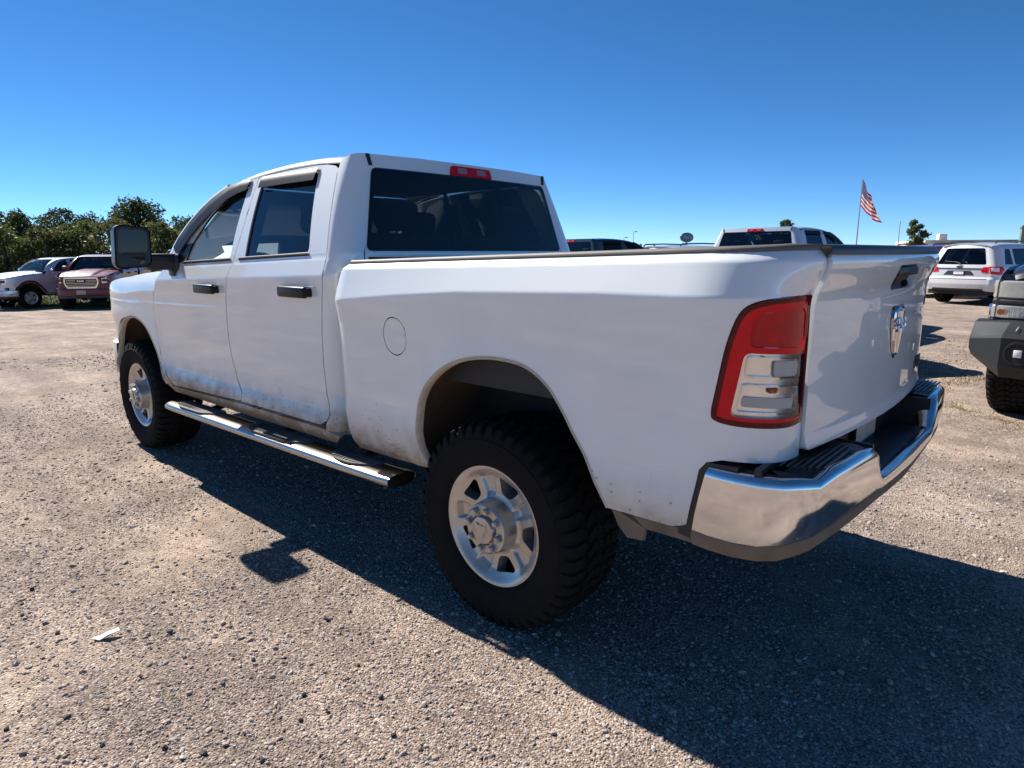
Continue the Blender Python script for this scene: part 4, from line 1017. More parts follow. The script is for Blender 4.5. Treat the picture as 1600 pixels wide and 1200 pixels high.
b = MB(); pts = [(-.050, -.012), (-.02, -.022), (.012, -.020), (.048, .004), (.040, .020), (.0, .014), (-.03, .004)]
b.loft([[(x, y, .012+.010*math.sin(x*60)+h) for x, y in pts] for h in (0, .0015)], True, True)
sc_ = b.mk('paper_scrap', M_PAPER); sc_.location = (p[0], p[1], 0.004); sc_.rotation_euler = (.10, -.03, YAW-PI/2+.30)
tag(sc_, 'small white scrap of paper lying on the gravel in the left foreground', 'litter')

# ------------------------------------------------------------------ other pickups (same heavy-duty body, other paint)
def rot2(a, x, y): return (math.cos(a)*x-math.sin(a)*y, math.sin(a)*x+math.cos(a)*y)
def place(root, anchor_local, px, depth, yaw, sc=1.0, dz=0.):
    w = cam_xy(px, depth); q = rot2(yaw, anchor_local[0]*sc, anchor_local[1]*sc); x, y = w[0]-q[0], w[1]-q[1]
    c = rot2(yaw, 1.9*sc, 0); root.location = (x, y, ground_z(x+c[0], y+c[1])+dz); root.rotation_euler = (0, 0, yaw); root.scale = (sc, sc, sc)
def paint(name, col, metal=0., rough=.3, dirt=.5): return simple(name, col, rough=rough, metal=metal, coat=1.0, dirt=(.50, .95, dirt), dcol=(.20, .15, .11))
M_WHITE2 = paint('clean_white_paint', (.74, .74, .74), dirt=.25); M_DARK = paint('charcoal_paint', (.022, .024, .028), dirt=.2)
M_MAROON = simple('maroon_paint', (.115, .004, .010), rough=.3, coat=.35); M_SILVER = paint('silver_white_paint', (.62, .645, .66), .25, dirt=.25); M_BLACK = paint('black_paint', (.010, .011, .013), dirt=.45)
M_RPAINT = paint('red_paint', (.22, .012, .014), dirt=.2); M_GREYP = paint('grey_paint', (.20, .21, .22), .4, dirt=.2); M_SUVW = paint('suv_white_paint', (.70, .70, .69), dirt=.25)
def truck_copy(label, pm, skip=(), extra=None):
    sw = {'white_paint': pm}
    if extra: sw.update(extra)
    c = copy_tree(TRUCK, None, sw, skip); c['label'] = label; c['category'] = 'pickup truck'; return c
wt = truck_copy('white crew-cab pickup, only its roof and rear glass showing above the bed rail', M_WHITE2, ('tow_mirror', 'step_bar'))
place(wt, (1.10, -.72), 1238, 12.0, head_yaw(.76, .65), 1.0, -.04)
dk = truck_copy('charcoal pickup with red stop lamp on its roof, just right of the rear glass', M_DARK, ('tow_mirror', 'step_bar'))
place(dk, (1.10, -.72), 926, 14.6, head_yaw(.80, .60), .92)
mr_ = truck_copy('maroon pickup with large chrome barred grille facing the camera by the trees', M_MAROON, ('step_bar', 'tow_mirror', 'rain_visor'))
place(mr_, (4.85, 0), 120, 24.0, head_yaw(.26, -.96), 1.0)

# silver mid-size pickup at the left edge, with black arch flares and its own nose
sv = truck_copy('silver-white pickup with black wheel-arch flares, cut by the left picture edge', M_SILVER, ('step_bar', 'tow_mirror', 'rain_visor', 'grille', 'front_bumper', 'nose_panel'))
place(sv, (3.785, .966), 40, 25.0, head_yaw(-.42, -.91), .95)
FA2 = [(3.20, .60), (3.25, .70), (3.335, .80), (3.42, .90), (3.50, .98), (3.60, 1.035), (3.735, 1.058), (3.88, 1.045), (4.01, .995), (4.12, .905), (4.195, .79), (4.215, .66)]
rg = []
for x, z in cr(FA2, 4):
    n = Vector((x-3.74, 0, z-.60)).normalized(); y = Yfend(x, min(z, 1.2)); rg.append([(x+n.x*.055, y+.004, z+n.z*.055), (x+n.x*.05, y+.028, z+n.z*.05), (x-n.x*.015, y+.035, z-n.z*.015), (x-n.x*.022, y-.02, z-n.z*.022)])
fl1 = MB().loft(rg, False).mk('arch_flare', M_BPLAST, sv, 50); mir(fl1)
gro2 = rpoly([(-.50, .74), (.50, .74), (.58, .95), (.46, 1.17), (-.46, 1.17), (-.58, .95)], .05, 4)
def mnose2(y, z): return (4.70+.085*(1-(y/.64)**2), y, z)
panel('nose_panel', [(-.62, .60), (.62, .60), (.62, 1.21), (-.62, 1.21)], mnose2, M_SILVER, sv, (1, 0, 0), [gro2], ru=.06, rv=.04, fine=.05, flange=0)
g2 = panel('grille', inset(gro2, -.004), off(mnose2, .012, (1, 0, 0)), M_CHROME, sv, (1, 0, 0), [inset(gro2, .05)], ru=.05, rv=.03, fine=.03, flange=.04)
panel('grille_back', inset(gro2, .03), off(mnose2, -.03, (1, 0, 0)), M_MOLD, g2, (1, 0, 0), ru=.08, rv=.06, fine=.06, flange=0)
fpl = [(1.0, 4.24), (.985, 4.38), (.93, 4.54), (.80, 4.68), (.60, 4.77), (.30, 4.83), (0, 4.85)]; fpl = fpl+[(-y, x) for y, x in fpl[-2::-1]]
fb2 = MB().loft([[(x-.06, y*.97, .74), (x, y, .73), (x+.010, y, .68), (x+.010, y, .56), (x, y, .52), (x-.05, y*.97, .50)] for y, x in fpl], False).mk('front_bumper', M_CHROME, sv, 40)
MB().loft([[(x-.03, y*.97, .55), (x-.02, y*.97, .44), (x-.08, y*.96, .40)] for y, x in fpl], False).mk('air_dam', M_BPLAST, fb2, 40)
for s in (1, -1):
    MB().rbox((4.56, s*.86, .80), (.10, .16, .10), .02).mk('fog_lamp_bezel', M_GLOSSB, fb2)
    MB().rbox((2.92, s*1.06, 1.50), (.10, .20, .14), .03).mk('side_mirror', M_CHROME, sv)
for s in (1, -1):
    o = MB().rbox((2.92, s*1.06, 1.50), (.10, .20, .15), .035, 3).mk('side_mirror', M_MAROON, mr_)

# ------------------------------------------------------------------ sport utility vehicle (origin under the rear axle)
SXR = [(.30, -.90), (.42, -.97), (.60, -1.00), (.74, -.985), (.80, -.945), (1.05, -.935), (1.12, -.915), (1.62, -.73), (1.70, -.69), (1.76, -.60)]
def Ysuv(z): return smo(z, [(.25, .88), (.36, .95), (.52, .985), (.85, .995), (1.00, .99), (1.07, .972), (1.12, .948), (1.58, .775), (1.68, .715), (1.74, .62), (1.80, .45)], .02)
def msuv(u, z):
    y = Ysuv(z); xr = smo(z, SXR, .015); xc = xr+.30
    if u < xc:
        t = (xc-u)/.36; s, c = math.sin(min(t, 1)*PI/2), math.cos(min(t, 1)*PI/2)
        if t > 1: return (xr-.02*(t-1), y-.24-(t-1)*.3, z)
        return (xc-.30*max(s, 0)**.85, (y-.24)+.24*max(c, 0)**.85, z)
    if u > 3.1:
        t = min((u-3.1)/.9, 1.2); s, c = math.sin(min(t, 1)*PI/2), math.cos(min(t, 1)*PI/2); return (3.1+.72*max(s, 0)**.85, (y-.45)+.45*max(c, 0)**.85, z)
    return (u, y, z)
def mhatch(y, z):
    w = Ysuv(z)-.24; return (smo(z, SXR, .015)-.045*(1-(y/max(w, .3))**2), y, z)
def build_suv(label, pm, loc=None):
    S = thing('sport_utility_vehicle', label, 'suv')
    def ucorner(z): return smo(z, SXR, .015)+.30-.36
    arch = lambda cx, r: [(cx+r*math.cos(a), .40+r*math.sin(a)) for a in np.linspace(-.25, PI+.25, 20)][::-1]
    side = [(ucorner(.42), .42), (-.55, .36)]+arch(0, .45)+[(.6, .30), (2.4, .30)]+arch(3.03, .45)+[(3.6, .34), (3.98, .40), (3.98, .95), (3.5, 1.04), (2.85, 1.12), (2.45, 1.32), (2.05, 1.52), (1.75, 1.63), (1.3, 1.70), (.4, 1.715), (-.3, 1.70)]+[(ucorner(z), z) for z in (1.70, 1.6, 1.5, 1.4, 1.3, 1.2, 1.12, 1.05, .95, .88, .80, .74, .66, .58, .50)]
    qw = rpoly([(-.50, 1.155), (-.06, 1.145), (-.02, 1.575), (-.30, 1.585)], .03, 3); rw_ = rpoly([(.06, 1.145), (1.02, 1.135), (1.02, 1.60), (.10, 1.585)], .03, 3); fw = rpoly([(1.10, 1.135), (2.36, 1.12), (1.95, 1.42), (1.62, 1.575), (1.10, 1.60)], .03, 3)
    lampo = rpoly([(-.66, 1.09), (-.98, 1.10), (-.98, .90), (-.72, .86), (-.62, .98)], .02, 3)
    sd = panel('body_side', side, msuv, pm, S, (-.3, 1, .2), [qw, rw_, fw, lampo], ru=.07, rv=.02, fine=.035, flange=.02)
    for w_ in (qw, rw_, fw): panel('window', inset(w_, -.005), off(msuv, -.006, (-.3, 1, .2)), M_TINTR, sd, (-.3, 1, .2), ru=.1, rv=.08, fine=.06, flange=0)
    MB().rbox((.42, .985, .98), (.20, .03, .03), .01).mk('door_handle', M_CHROME, sd); MB().rbox((1.40, .985, .97), (.20, .03, .03), .01).mk('door_handle', M_CHROME, sd)
    MB().loft([[(x, Ysuv(.28)+.03, .34), (x, Ysuv(.3)+.04, .30), (x, Ysuv(.3), .25)] for x in (.55, 1.5, 2.5)], False).mk('sill', M_BPLAST, sd)
    mir(sd)
    lp = panel('tail_lamp', inset(lampo, .002), off(msuv, .008, (-1, 1, 0)), M_RED, S, (-1, .6, 0), ru=.03, rv=.02, fine=.02, flange=.02)
    panel('lamp_insert', rpoly([(-.76, 1.06), (-.95, 1.06), (-.95, .97), (-.78, .95)], .015, 3), off(msuv, .011, (-1, 1, 0)), M_FROST, lp, (-1, .6, 0), ru=.03, rv=.02, fine=.02, flange=.003)
    mir(lp)
    zl = [1.70, 1.6, 1.5, 1.4, 1.3, 1.2, 1.12, 1.0, .9, .8, .7, .6, .5, .42]
    ho = [(Ysuv(z)-.24, z) for z in zl]+[(-(Ysuv(z)-.24), z) for z in zl[::-1]]
    win = rpoly([(-.66, 1.145), (.66, 1.145), (.50, 1.60), (-.50, 1.60)], .05, 4)
    ht = panel('hatch', ho, mhatch, pm, S, (-1, 0, 0), [win], ru=.06, rv=.015, fine=.03, flange=0)
    panel('rear_window', inset(win, -.004), off(mhatch, -.004, (-1, 0, 0)), M_TINTR, ht, (-1, 0, 0), ru=.1, rv=.06, fine=.05, flange=0)
    MB().tube([(-.985, -.02, 1.175), (-.955, .12, 1.215), (-.945, .42, 1.235)], .010, 6).mk('wiper', M_BPLAST, ht)
    for s in (1, -1): panel('hatch_lamp', rpoly([(s*.56, .94), (s*.735, .92), (s*.735, 1.085), (s*.60, 1.075)], .012, 2), off(mhatch, .009, (-1, 0, 0)), M_RED, ht, (-1, 0, 0), ru=.05, rv=.03, fine=.03, flange=.012)
    panel('trim_strip', rpoly([(-.70, 1.012), (.70, 1.012), (.70, 1.045), (-.70, 1.045)], .01, 2), off(mhatch, .008, (-1, 0, 0)), M_GREYTXT, ht, (-1, 0, 0), ru=.1, rv=.02, fine=.05, flange=.01)
    panel('plate_recess', rpoly([(-.42, .845), (.42, .845), (.30, .975), (-.30, .975)], .02, 3), off(mhatch, .002, (-1, 0, 0)), M_GREYTXT, ht, (-1, 0, 0), ru=.1, rv=.03, fine=.05, flange=0)
    panel('license_plate', [(-.155, .850), (.155, .850), (.155, .965), (-.155, .965)], off(mhatch, .010, (-1, 0, 0)), M_GLOSSB, ht, (-1, 0, 0), ru=.1, rv=.05, fine=.05, flange=.008)
    panel('plate_face', [(-.135, .868), (.135, .868), (.135, .948), (-.135, .948)], off(mhatch, .013, (-1, 0, 0)), M_FROST, ht, (-1, 0, 0), ru=.1, rv=.05, fine=.05, flange=0)
    panel('oval_badge', [(.085*math.cos(a), 1.082+.030*math.sin(a)) for a in np.linspace(0, 2*PI, 20, endpoint=False)], off(mhatch, .010, (-1, 0, 0)), M_GREYTXT, ht, (-1, 0, 0), ru=.1, rv=.05, fine=.05, flange=.01)
    panel('lower_valance', [(-.70, .42), (.70, .42), (.66, .475), (-.66, .475)], off(mhatch, .006, (-1, 0, 0)), M_BPLAST, S, (-1, 0, 0), ru=.1, rv=.05, fine=.05, flange=.02)
    panel('bumper_groove', [(-.74, .735), (.74, .735), (.74, .752), (-.74, .752)], off(mhatch, .003, (-1, 0, 0)), M_MOLD, S, (-1, 0, 0), ru=.1, rv=.05, fine=.05, flange=0)
    def mrf(x, s): 
        h = lin(x, [(-.75, 1.715), (-.5, 1.742), (.2, 1.765), (1.2, 1.755), (1.75, 1.70)]); return (x, .70*s, h-.075*abs(s)**4)
    panel('roof', [(-.745, -.93), (-.745, .93), (.5, 1), (1.7, .98), (1.75, 0), (1.7, -.98), (.5, -1)], mrf, pm, S, (0, 0, 1), ru=.08, rv=.06, fine=.06, flange=.03)
    for s in (1, -1): MB().tube([(-.45, s*.60, 1.735), (-.38, s*.60, 1.785), (.4, s*.60, 1.80), (1.2, s*.60, 1.79), (1.35, s*.60, 1.735)], .018, 8).mk('roof_rail', M_BPLAST, S)
    def mw(y, t): return (2.60-.80*t+.14*(1-(y/.8)**2), y*(1-.10*t), 1.09+.60*t)
    panel('windshield', [(-.80, 0), (.80, 0), (.76, 1), (-.76, 1)], mw, M_TINT, S, (1, 0, 1), ru=.15, rv=.15, fine=.15, flange=0)
    def mh(x, y): return (x, y, lin(x, [(2.4, 1.14), (3.0, 1.09), (3.6, .99), (3.9, .88)])-.06*(abs(y)/.85)**3)
    panel('hood', [(2.5, -.93), (2.5, .93), (3.2, .90), (3.7, .6), (3.85, 0), (3.7, -.6), (3.2, -.90)], mh, pm, S, (0, 0, 1), ru=.1, rv=.1, fine=.1, flange=.03)
    MB().rbox((3.70, 0, .62), (.24, 1.1, .50), .08, 3).mk('front_fascia', M_GLOSSB, S)
    MB().box((1.2, 0, .36), (4.3, 1.6, .12)).mk('floor_pan', M_UNDER, S)
    for x in (.75, 1.6):
        for y in (.4, -.4): MB().rbox((x, y, 1.15), (.16, .48, .70), .06, 3, Matrix.Rotation(math.radians(-12), 3, 'Y')).mk('seat', M_SEAT, S)
    w0 = [c for c in TRUCK.children if c.name.startswith('wheel')][0]
    for x, s in ((0, 1), (0, -1), (3.03, 1), (3.03, -1)):
        w1 = copy_tree(w0, S); w1.scale = (.90, .86, .90); w1.location = (x, s*.955, .385); w1.rotation_euler = (0, .4*x, 0 if s > 0 else PI)
    return S
SUV = build_suv('white suv seen from behind, parked across the lot at right', M_SUVW)
def place_suv(o, anchor, px, depth, yaw, sc=1.0):
    w = cam_xy(px, depth); q = rot2(yaw, anchor[0]*sc, anchor[1]*sc); x, y = w[0]-q[0], w[1]-q[1]
    o.location = (x, y, ground_z(x, y)); o.rotation_euler = (0, 0, yaw); o.scale = (sc, sc, sc)
place_suv(SUV, (-.75, -.92), 1566, 18.4, head_yaw(.87, .49))
def suv_copy(label, pm):
    c = copy_tree(SUV, None, {'suv_white_paint': pm}); c['label'] = label; return c
rs = suv_copy('dark red suv mostly hidden between the tailgate and the white suv', M_RPAINT); place_suv(rs, (-.75, -.92), 1466, 22.0, head_yaw(.87, .49))
gs = suv_copy('grey vehicle far off between the silver and maroon pickups', M_GREYP); place_suv(gs, (3.5, 0), 92, 34.0, head_yaw(.3, -.95))

# ------------------------------------------------------------------ black lifted pickup with a plate-steel bumper, right edge
bt = truck_copy('black lifted pickup with grey plate-steel front bumper and mud tyres at right edge', M_BLACK, ('tow_mirror', 'step_bar', 'grille', 'front_bumper', 'nose_panel', 'headlamp', 'front_fender', 'hood', 'rain_visor'))
BYAW = head_yaw(-.76, -.65); place(bt, (3.785, -.90), 1606, 6.15, BYAW, 1.0, .07)
for c in bt.children:
    if c.name.startswith('wheel'): c.scale = (1.12, 1.05, 1.12); c.location.z = .47-.07
M_STEEL = simple('steel_bumper_paint', (.020, .023, .027), rough=.5, spec=.25, var=.25, vscale=12)
M_HAZE = simple('yellowed_lens', (.66, .65, .56), rough=.16, metal=.6, coat=.9, var=.25, vscale=18)
def Yft(x, z): return .965-.05*max(0, (x-4.30)/.22)**2-.10*max(0, (z-1.14)/.18)**2
def mft(x, z): return (x, Yft(x, z), z)
FAT = [(3.20, .56), (3.24, .70), (3.33, .86), (3.46, .99), (3.62, 1.06), (3.785, 1.08), (3.95, 1.06), (4.11, .99), (4.24, .87), (4.31, .72), (4.33, .58)]
ff = panel('front_fender', [(3.08, .60)]+cr(FAT, 4)+[(4.50, .60), (4.52, .90), (4.52, 1.20), (4.44, 1.285), (3.9, 1.335), (3.08, 1.36)], mft, M_BLACK, bt, (0, 1, .2), ru=.05, rv=.03, fine=.03, flange=.03); mir(ff)
def mht(x, y): return (x+.06*(1-(y/.85)**2), y, lin(x, [(3.05, 1.40), (3.9, 1.375), (4.3, 1.335), (4.46, 1.28), (4.53, 1.20)])+.03*(1/(1+math.exp((abs(y)-.45)*30)))-.05*max(0, (abs(y)-.7)/.16)**2)
panel('hood', [(3.06, -.86), (3.06, .86), (4.40, .855), (4.52, .80), (4.53, 0), (4.52, -.80), (4.40, -.855)], mht, M_BLACK, bt, (0, 0, 1), ru=.05, rv=.04, gap=.003, fine=.04, flange=.03)
fc = MB().rbox((4.50, 0, 1.06), (.08, 1.24, .34), .02).mk('grille', M_GLOSSB, bt)
for s in (1, -1): MB().rbox((4.43, s*.77, 1.04), (.13, .30, .40), .03, 2).mk('lamp_housing', M_GLOSSB, bt)
for i in range(3): MB().rbox((4.545, 0, .95+.11*i), (.03, 1.10, .035), .01).mk('grille_bar', M_CHROME, fc)
for s in (1, -1):
    def corner_lens(nm, z0, z1, m, x0=4.33, th=.035, par=bt):
        rg = []
        for k in range(9):
            t = k/8
            if t < .4: q = (x0+(4.50-x0)*t/.4, .965-.035*(t/.4)**2)
            else: q = (4.50+.05*math.sin((t-.4)/.6*PI/2), .93-(.93-.62)*(t-.4)/.6)
            rg.append([(q[0], s*q[1], z0), (q[0]+.012, s*(q[1]+.004), z0+.012), (q[0]+.012, s*(q[1]+.004), z1-.012), (q[0], s*q[1], z1), (q[0]-.06, s*(q[1]-.05), z1), (q[0]-.06, s*(q[1]-.05), z0)])
        return MB().loft(rg, True, True).mk(nm, m, par, 40)
    corner_lens('headlamp', 1.035, 1.185, M_HAZE)
    corner_lens('lamp_trim', .985, 1.030, M_BPLAST)
    lo = corner_lens('lower_lamp', .865, .98, M_REFL, 4.40)
    MB().tube([(4.552, s*.86, .922), (4.572, s*.86, .922)], .026, 16).mk('turn_bulb', M_AMBER, lo)
    for k in range(5): MB().rbox((4.566, s*(.79-.032*k), .922), (.014, .022, .085), .004).mk('lens_rib', M_CLEAR, lo)
    MB().rbox((4.44, s*.955, .92), (.10, .02, .13), .006).mk('chrome_edge', M_CHROME, bt)
# plate bumper: folded steel with cut ends and round lamp holes
sec = [(4.52, .865), (4.66, .845), (4.86, .76), (4.88, .735), (4.88, .50), (4.80, .40), (4.60, .38)]
sec2 = [(4.40, .845), (4.50, .825), (4.60, .70), (4.61, .68), (4.60, .60), (4.52, .54), (4.42, .52)]
rg = []
for y, w in ((-1.05, 0), (-1.02, .12), (-.76, 1), (0, 1), (.76, 1), (1.02, .12), (1.05, 0)):
    rg.append([(a[0]*w+b_[0]*(1-w), y, a[1]*w+b_[1]*(1-w)) for a, b_ in zip(sec, sec2)])
sbm = MB().loft(rg, True, True).mk('steel_bumper', M_STEEL, bt, 18)
for y in (-.64, -.42, .42, .64):
    rgs = [[(x, y+r*math.cos(a), .615+r*math.sin(a)) for a in np.linspace(0, 2*PI, 24, endpoint=False)] for x, r in ((4.872, .098), (4.888, .096), (4.890, .082), (4.884, .080))]
    ring = MB().loft(rgs, True).mk('lamp_ring', M_BPLAST, sbm)
    MB().loft([[(4.8855, y+r*math.cos(a), .615+r*math.sin(a)) for a in np.linspace(0, 2*PI, 24, endpoint=False)] for r in (.080, .001)], True).mk('lamp_hole', M_MOLD, ring)
    MB().rbox((4.890, y+.004, .615), (.008, .055, .06), .003).mk('fog_lamp', M_FROST if abs(y) > .5 else M_VAL, ring)
MB().rbox((4.79, -.68, .807), (.08, .010, .005), .002, 2, Matrix.Rotation(math.radians(23), 3, 'Y')).mk('top_seam', M_REFL, sbm)

# ------------------------------------------------------------------ trees and ground cover
def leaf_material(name, c0, c1):
    m, nt, b = mat(name); oi = N(nt, 'ShaderNodeTexCoord'); no = N(nt, 'ShaderNodeTexNoise'); no.inputs['Scale'].default_value = .9; no.inputs['Detail'].default_value = 8; no.inputs['Roughness'].default_value = .75
    nt.links.new(oi.outputs['Object'], no.inputs['Vector']); rp = N(nt, 'ShaderNodeMapRange'); rp.inputs[1].default_value = .33; rp.inputs[2].default_value = .68; nt.links.new(no.outputs[0], rp.inputs[0])
    mx = N(nt, 'ShaderNodeMix', data_type='RGBA'); mx.inputs[6].default_value = (*c0, 1); mx.inputs[7].default_value = (*c1, 1); nt.links.new(rp.outputs[0], mx.inputs[0]); nt.links.new(mx.outputs[2], b.inputs['Base Color'])
    b.inputs['Roughness'].default_value = .6; b.inputs['Specular IOR Level'].default_value = .3
    tr = N(nt, 'ShaderNodeBsdfTranslucent'); nt.links.new(mx.outputs[2], tr.inputs[0]); ms = N(nt, 'ShaderNodeMixShader'); ms.inputs[0].default_value = .38
    out = [n for n in nt.nodes if n.type == 'OUTPUT_MATERIAL'][0]; nt.links.new(b.outputs[0], ms.inputs[1]); nt.links.new(tr.outputs[0], ms.inputs[2]); nt.links.new(ms.outputs[0], out.inputs[0])
    return m
M_LEAFD = leaf_material('dark_oak_leaves', (.038, .056, .020), (.095, .115, .038)); M_LEAFO = leaf_material('olive_leaves', (.055, .078, .022), (.135, .160, .050)); M_LEAFB = leaf_material('brown_green_leaves', (.060, .066, .024), (.155, .150, .055))
M_BARK = simple('bark', (.055, .042, .032), rough=.9, var=.4, vscale=8)
def leaves(blobs, n_per, size, seed):
    r = np.random.RandomState(seed); V = []; F = []
    for cx, cy, cz, rx, rz in blobs:
        n = int(n_per*max(rx*rx, .3)); d = r.normal(size=(n, 3)); d /= np.linalg.norm(d, axis=1)[:, None]; rad = r.uniform(.25, 1.0, n)**.5*(1+.24*r.normal(size=n))
        P = d*rad[:, None]*np.array([rx, rx, rz])+np.array([cx, cy, cz])
        A = r.normal(size=(n, 3)); A /= np.linalg.norm(A, axis=1)[:, None]; B = np.cross(A, r.normal(size=(n, 3))); B /= np.linalg.norm(B, axis=1)[:, None]
        s = size*r.uniform(.6, 1.4, n)
        for p, a, b, k in zip(P, A, B, s):
            i = len(V); V += [tuple(p-a*k), tuple(p-b*k*.6), tuple(p+a*k), tuple(p+b*k*.6)]; F.append((i, i+1, i+2, i+3))
    return V, F
def tree(px, depth, H, W, label, m, seed, nb=22, low=.12, dens=150, size=.16, group=None, lean=0.):
    r = random.Random(seed); w = cam_xy(px, depth); T = thing('tree', label, 'tree', (w[0], w[1], ground_z(w[0], w[1])), 0, group)
    blobs = []
    for i in range(nb):
        t = (i+.5)/nb; z = H*(low+(1-low)*t); env = W*(math.sin(min(1, (.25+.75*t))*PI)**.6*.95+.12); a = r.uniform(0, 2*PI); q = env*r.uniform(.25, 1.0)
        rr = W*r.uniform(.26, .44)*(1.0 if t < .85 else .72)
        blobs.append((q*math.cos(a)+lean*t, q*math.sin(a), min(z, H-rr*.7), rr, rr*r.uniform(.65, .9)))
    V, F = leaves(blobs, dens*2.3, size*.72, seed)
    mk('crown', V, F, m, T, 0, False)
    tb = MB(); tb.tube([(0, 0, -.1), (.05*W, .02*W, H*.3), (lean*.5, 0, H*.55), (lean*.8, .03*W, H*.85)], [H*.032, H*.026, H*.016, H*.004], 9)
    for bx in blobs[::2]:
        z0 = max(H*.15, bx[2]*.6); tb.tube([(0, 0, z0), (bx[0]*.5, bx[1]*.5, (z0+bx[2])/2+.1), (bx[0], bx[1], bx[2])], [H*.012, H*.008, H*.003], 6)
    tb.mk('trunk', M_BARK, T); return T
TG = 'trees along the edge of the lot'
tree(225, 52, 6.2, 2.7, 'tallest round-crowned oak, rising behind the door mirror', M_LEAFD, 3, 30, .10, 190, .15, TG)
tree(290, 60, 5.3, 2.4, 'dark tree beside the windshield pillar', M_LEAFD, 5, 22, .08, 170, .16, TG)
tree(105, 55, 5.7, 2.3, 'pointed dark tree above the maroon pickup', M_LEAFD, 8, 24, .08, 180, .15, TG)
tree(150, 60, 5.5, 2.4, 'dark tree just left of the door mirror', M_LEAFD, 12, 22, .08, 170, .16, TG)
tree(22, 50, 5.2, 2.4, 'dark tree over the silver pickup at the left edge', M_LEAFD, 15, 26, .06, 180, .15, TG)
tree(-45, 52, 5.6, 2.6, 'dark tree cut by the left picture edge', M_LEAFD, 19, 22, .06, 170, .16, TG)
tree(62, 62, 4.8, 2.4, 'lower tree in the gap left of the pointed tree', M_LEAFO, 22, 20, .06, 160, .17, TG)
tree(128, 47, 4.3, 2.2, 'olive green bushy tree behind the maroon pickup roof', M_LEAFO, 25, 24, .04, 190, .14, TG)
tree(190, 46, 4.4, 2.0, 'olive brown bushy tree low behind the door mirror', M_LEAFB, 28, 20, .04, 190, .14, TG)
tree(10, 44, 3.9, 2.2, 'olive bushy tree behind the silver pickup windshield', M_LEAFO, 31, 22, .04, 190, .14, TG)
tree(255, 46, 4.2, 2.0, 'olive bushy tree between mirror and windshield pillar', M_LEAFO, 33, 20, .04, 180, .14, TG)
tree(68, 45, 3.7, 1.9, 'brownish bushy tree between the two left pickups', M_LEAFB, 36, 20, .04, 180, .14, TG)
tree(1224, 46, 4.15, .80, 'small treetop showing above the white pickup roof', M_LEAFD, 41, 14, .5, 320, .09)
tree(1430, 42, 3.75, .62, 'small sparse tree standing right of the flag', M_LEAFO, 47, 24, .30, 260, .095, None, .15)
# undergrowth closing the gaps below the crowns
bl = []
for i in range(70):
    px = -120+i*6.6; w = cam_xy(px, 49+3*math.sin(i*1.7)); bl.append((w[0], w[1], ground_z(*w)+rng.uniform(.3, 1.5), rng.uniform(.8, 1.3), rng.uniform(.7, 1.1)))
V, F = leaves(bl, 110, .15, 77); ug = mk('undergrowth', V, F, M_LEAFB, None, 0, False); ug['kind'] = 'stuff'; ug['label'] = 'dense brown-green undergrowth below the trees'; ug['category'] = 'undergrowth'
bl = []
for i in range(110):
    px = 330+i*16; w = cam_xy(px, 150+20*math.sin(i*2.1)); bl.append((w[0], w[1], rng.uniform(.3, 1.3), rng.uniform(2.0, 3.6), rng.uniform(1.0, 1.7)))
V, F = leaves(bl, 14, .45, 78); ug = mk('far_tree_line', V, F, M_LEAFD, None, 0, False); ug['kind'] = 'stuff'; ug['label'] = 'low dark line of distant trees'; ug['category'] = 'tree line'
# grass strip
m, nt, b = mat('lawn_grass'); tcn = N(nt, 'ShaderNodeTexCoord'); no = N(nt, 'ShaderNodeTexNoise'); no.inputs['Scale'].default_value = 1.6; no.inputs['Detail'].default_value = 9; nt.links.new(tcn.outputs['Object'], no.inputs['Vector'])
mx = N(nt, 'ShaderNodeMix', data_type='RGBA'); mx.inputs[6].default_value = (.065, .085, .018, 1); mx.inputs[7].default_value = (.18, .165, .045, 1); nt.links.new(no.outputs[0], mx.inputs[0]); nt.links.new(mx.outputs[2], b.inputs['Base Color']); b.inputs['Roughness'].default_value = .9; M_LAWN = m
V = []; F = []; cols_ = list(range(-200, 420, 20)); deps = [25.6, 28, 31, 35, 40, 46, 52, 60, 75]
for d in deps:
    for c in cols_:
        w = cam_xy(c, d+(.5*math.sin(c*.05) if d == deps[0] else 0)); V.append((w[0], w[1], ground_z(*w)+.012))
n = len(cols_)
for j in range(len(deps)-1):
    for i in range(n-1): F.append((j*n+i, j*n+i+1, (j+1)*n+i+1, (j+1)*n+i))
lw = mk('lawn', V, F, M_LAWN, None, 0); lw['kind'] = 'structure'
def blades(pts, h, wd, seed, m, nm, lab):
    r = random.Random(seed); V = []; F = []
    for x, y in pts:
        a = r.uniform(0, 6.28); hh = h*r.uniform(.5, 1.3); z = ground_z(x, y); lx, ly = r.uniform(-.6, .6)*hh, r.uniform(-.6, .6)*hh; i = len(V)
        V += [(x-wd*math.cos(a), y-wd*math.sin(a), z), (x+wd*math.cos(a), y+wd*math.sin(a), z), (x+lx, y+ly, z+hh)]; F.append((i, i+1, i+2))
    o = mk(nm, V, F, m, None, 0, False); o['kind'] = 'stuff'; o['label'] = lab; o['category'] = 'grass'; return o
pts = []
for i in range(16000):
    w = cam_xy(rng.uniform(-40, 230), 25.8+10*rng.random()**1.6); pts.append((w[0], w[1]))
blades(pts, .10, .012, 5, M_LAWN, 'grass', 'short yellow-green grass behind the two left pickups')
M_DRY = simple('dry_grass', (.34, .25, .115), rough=.9, var=.3, vscale=20)
pts = []
for i in range(2600):
    t = rng.random(); a = np.array(on_ground(1455, 628)[:2]); b_ = np.array(on_ground(1640, 680)[:2]); q = a+(b_-a)*t; k = rng.gauss(0, .09+.07*math.sin(t*17)); pts.append((q[0]+k*.6, q[1]+k*.8))
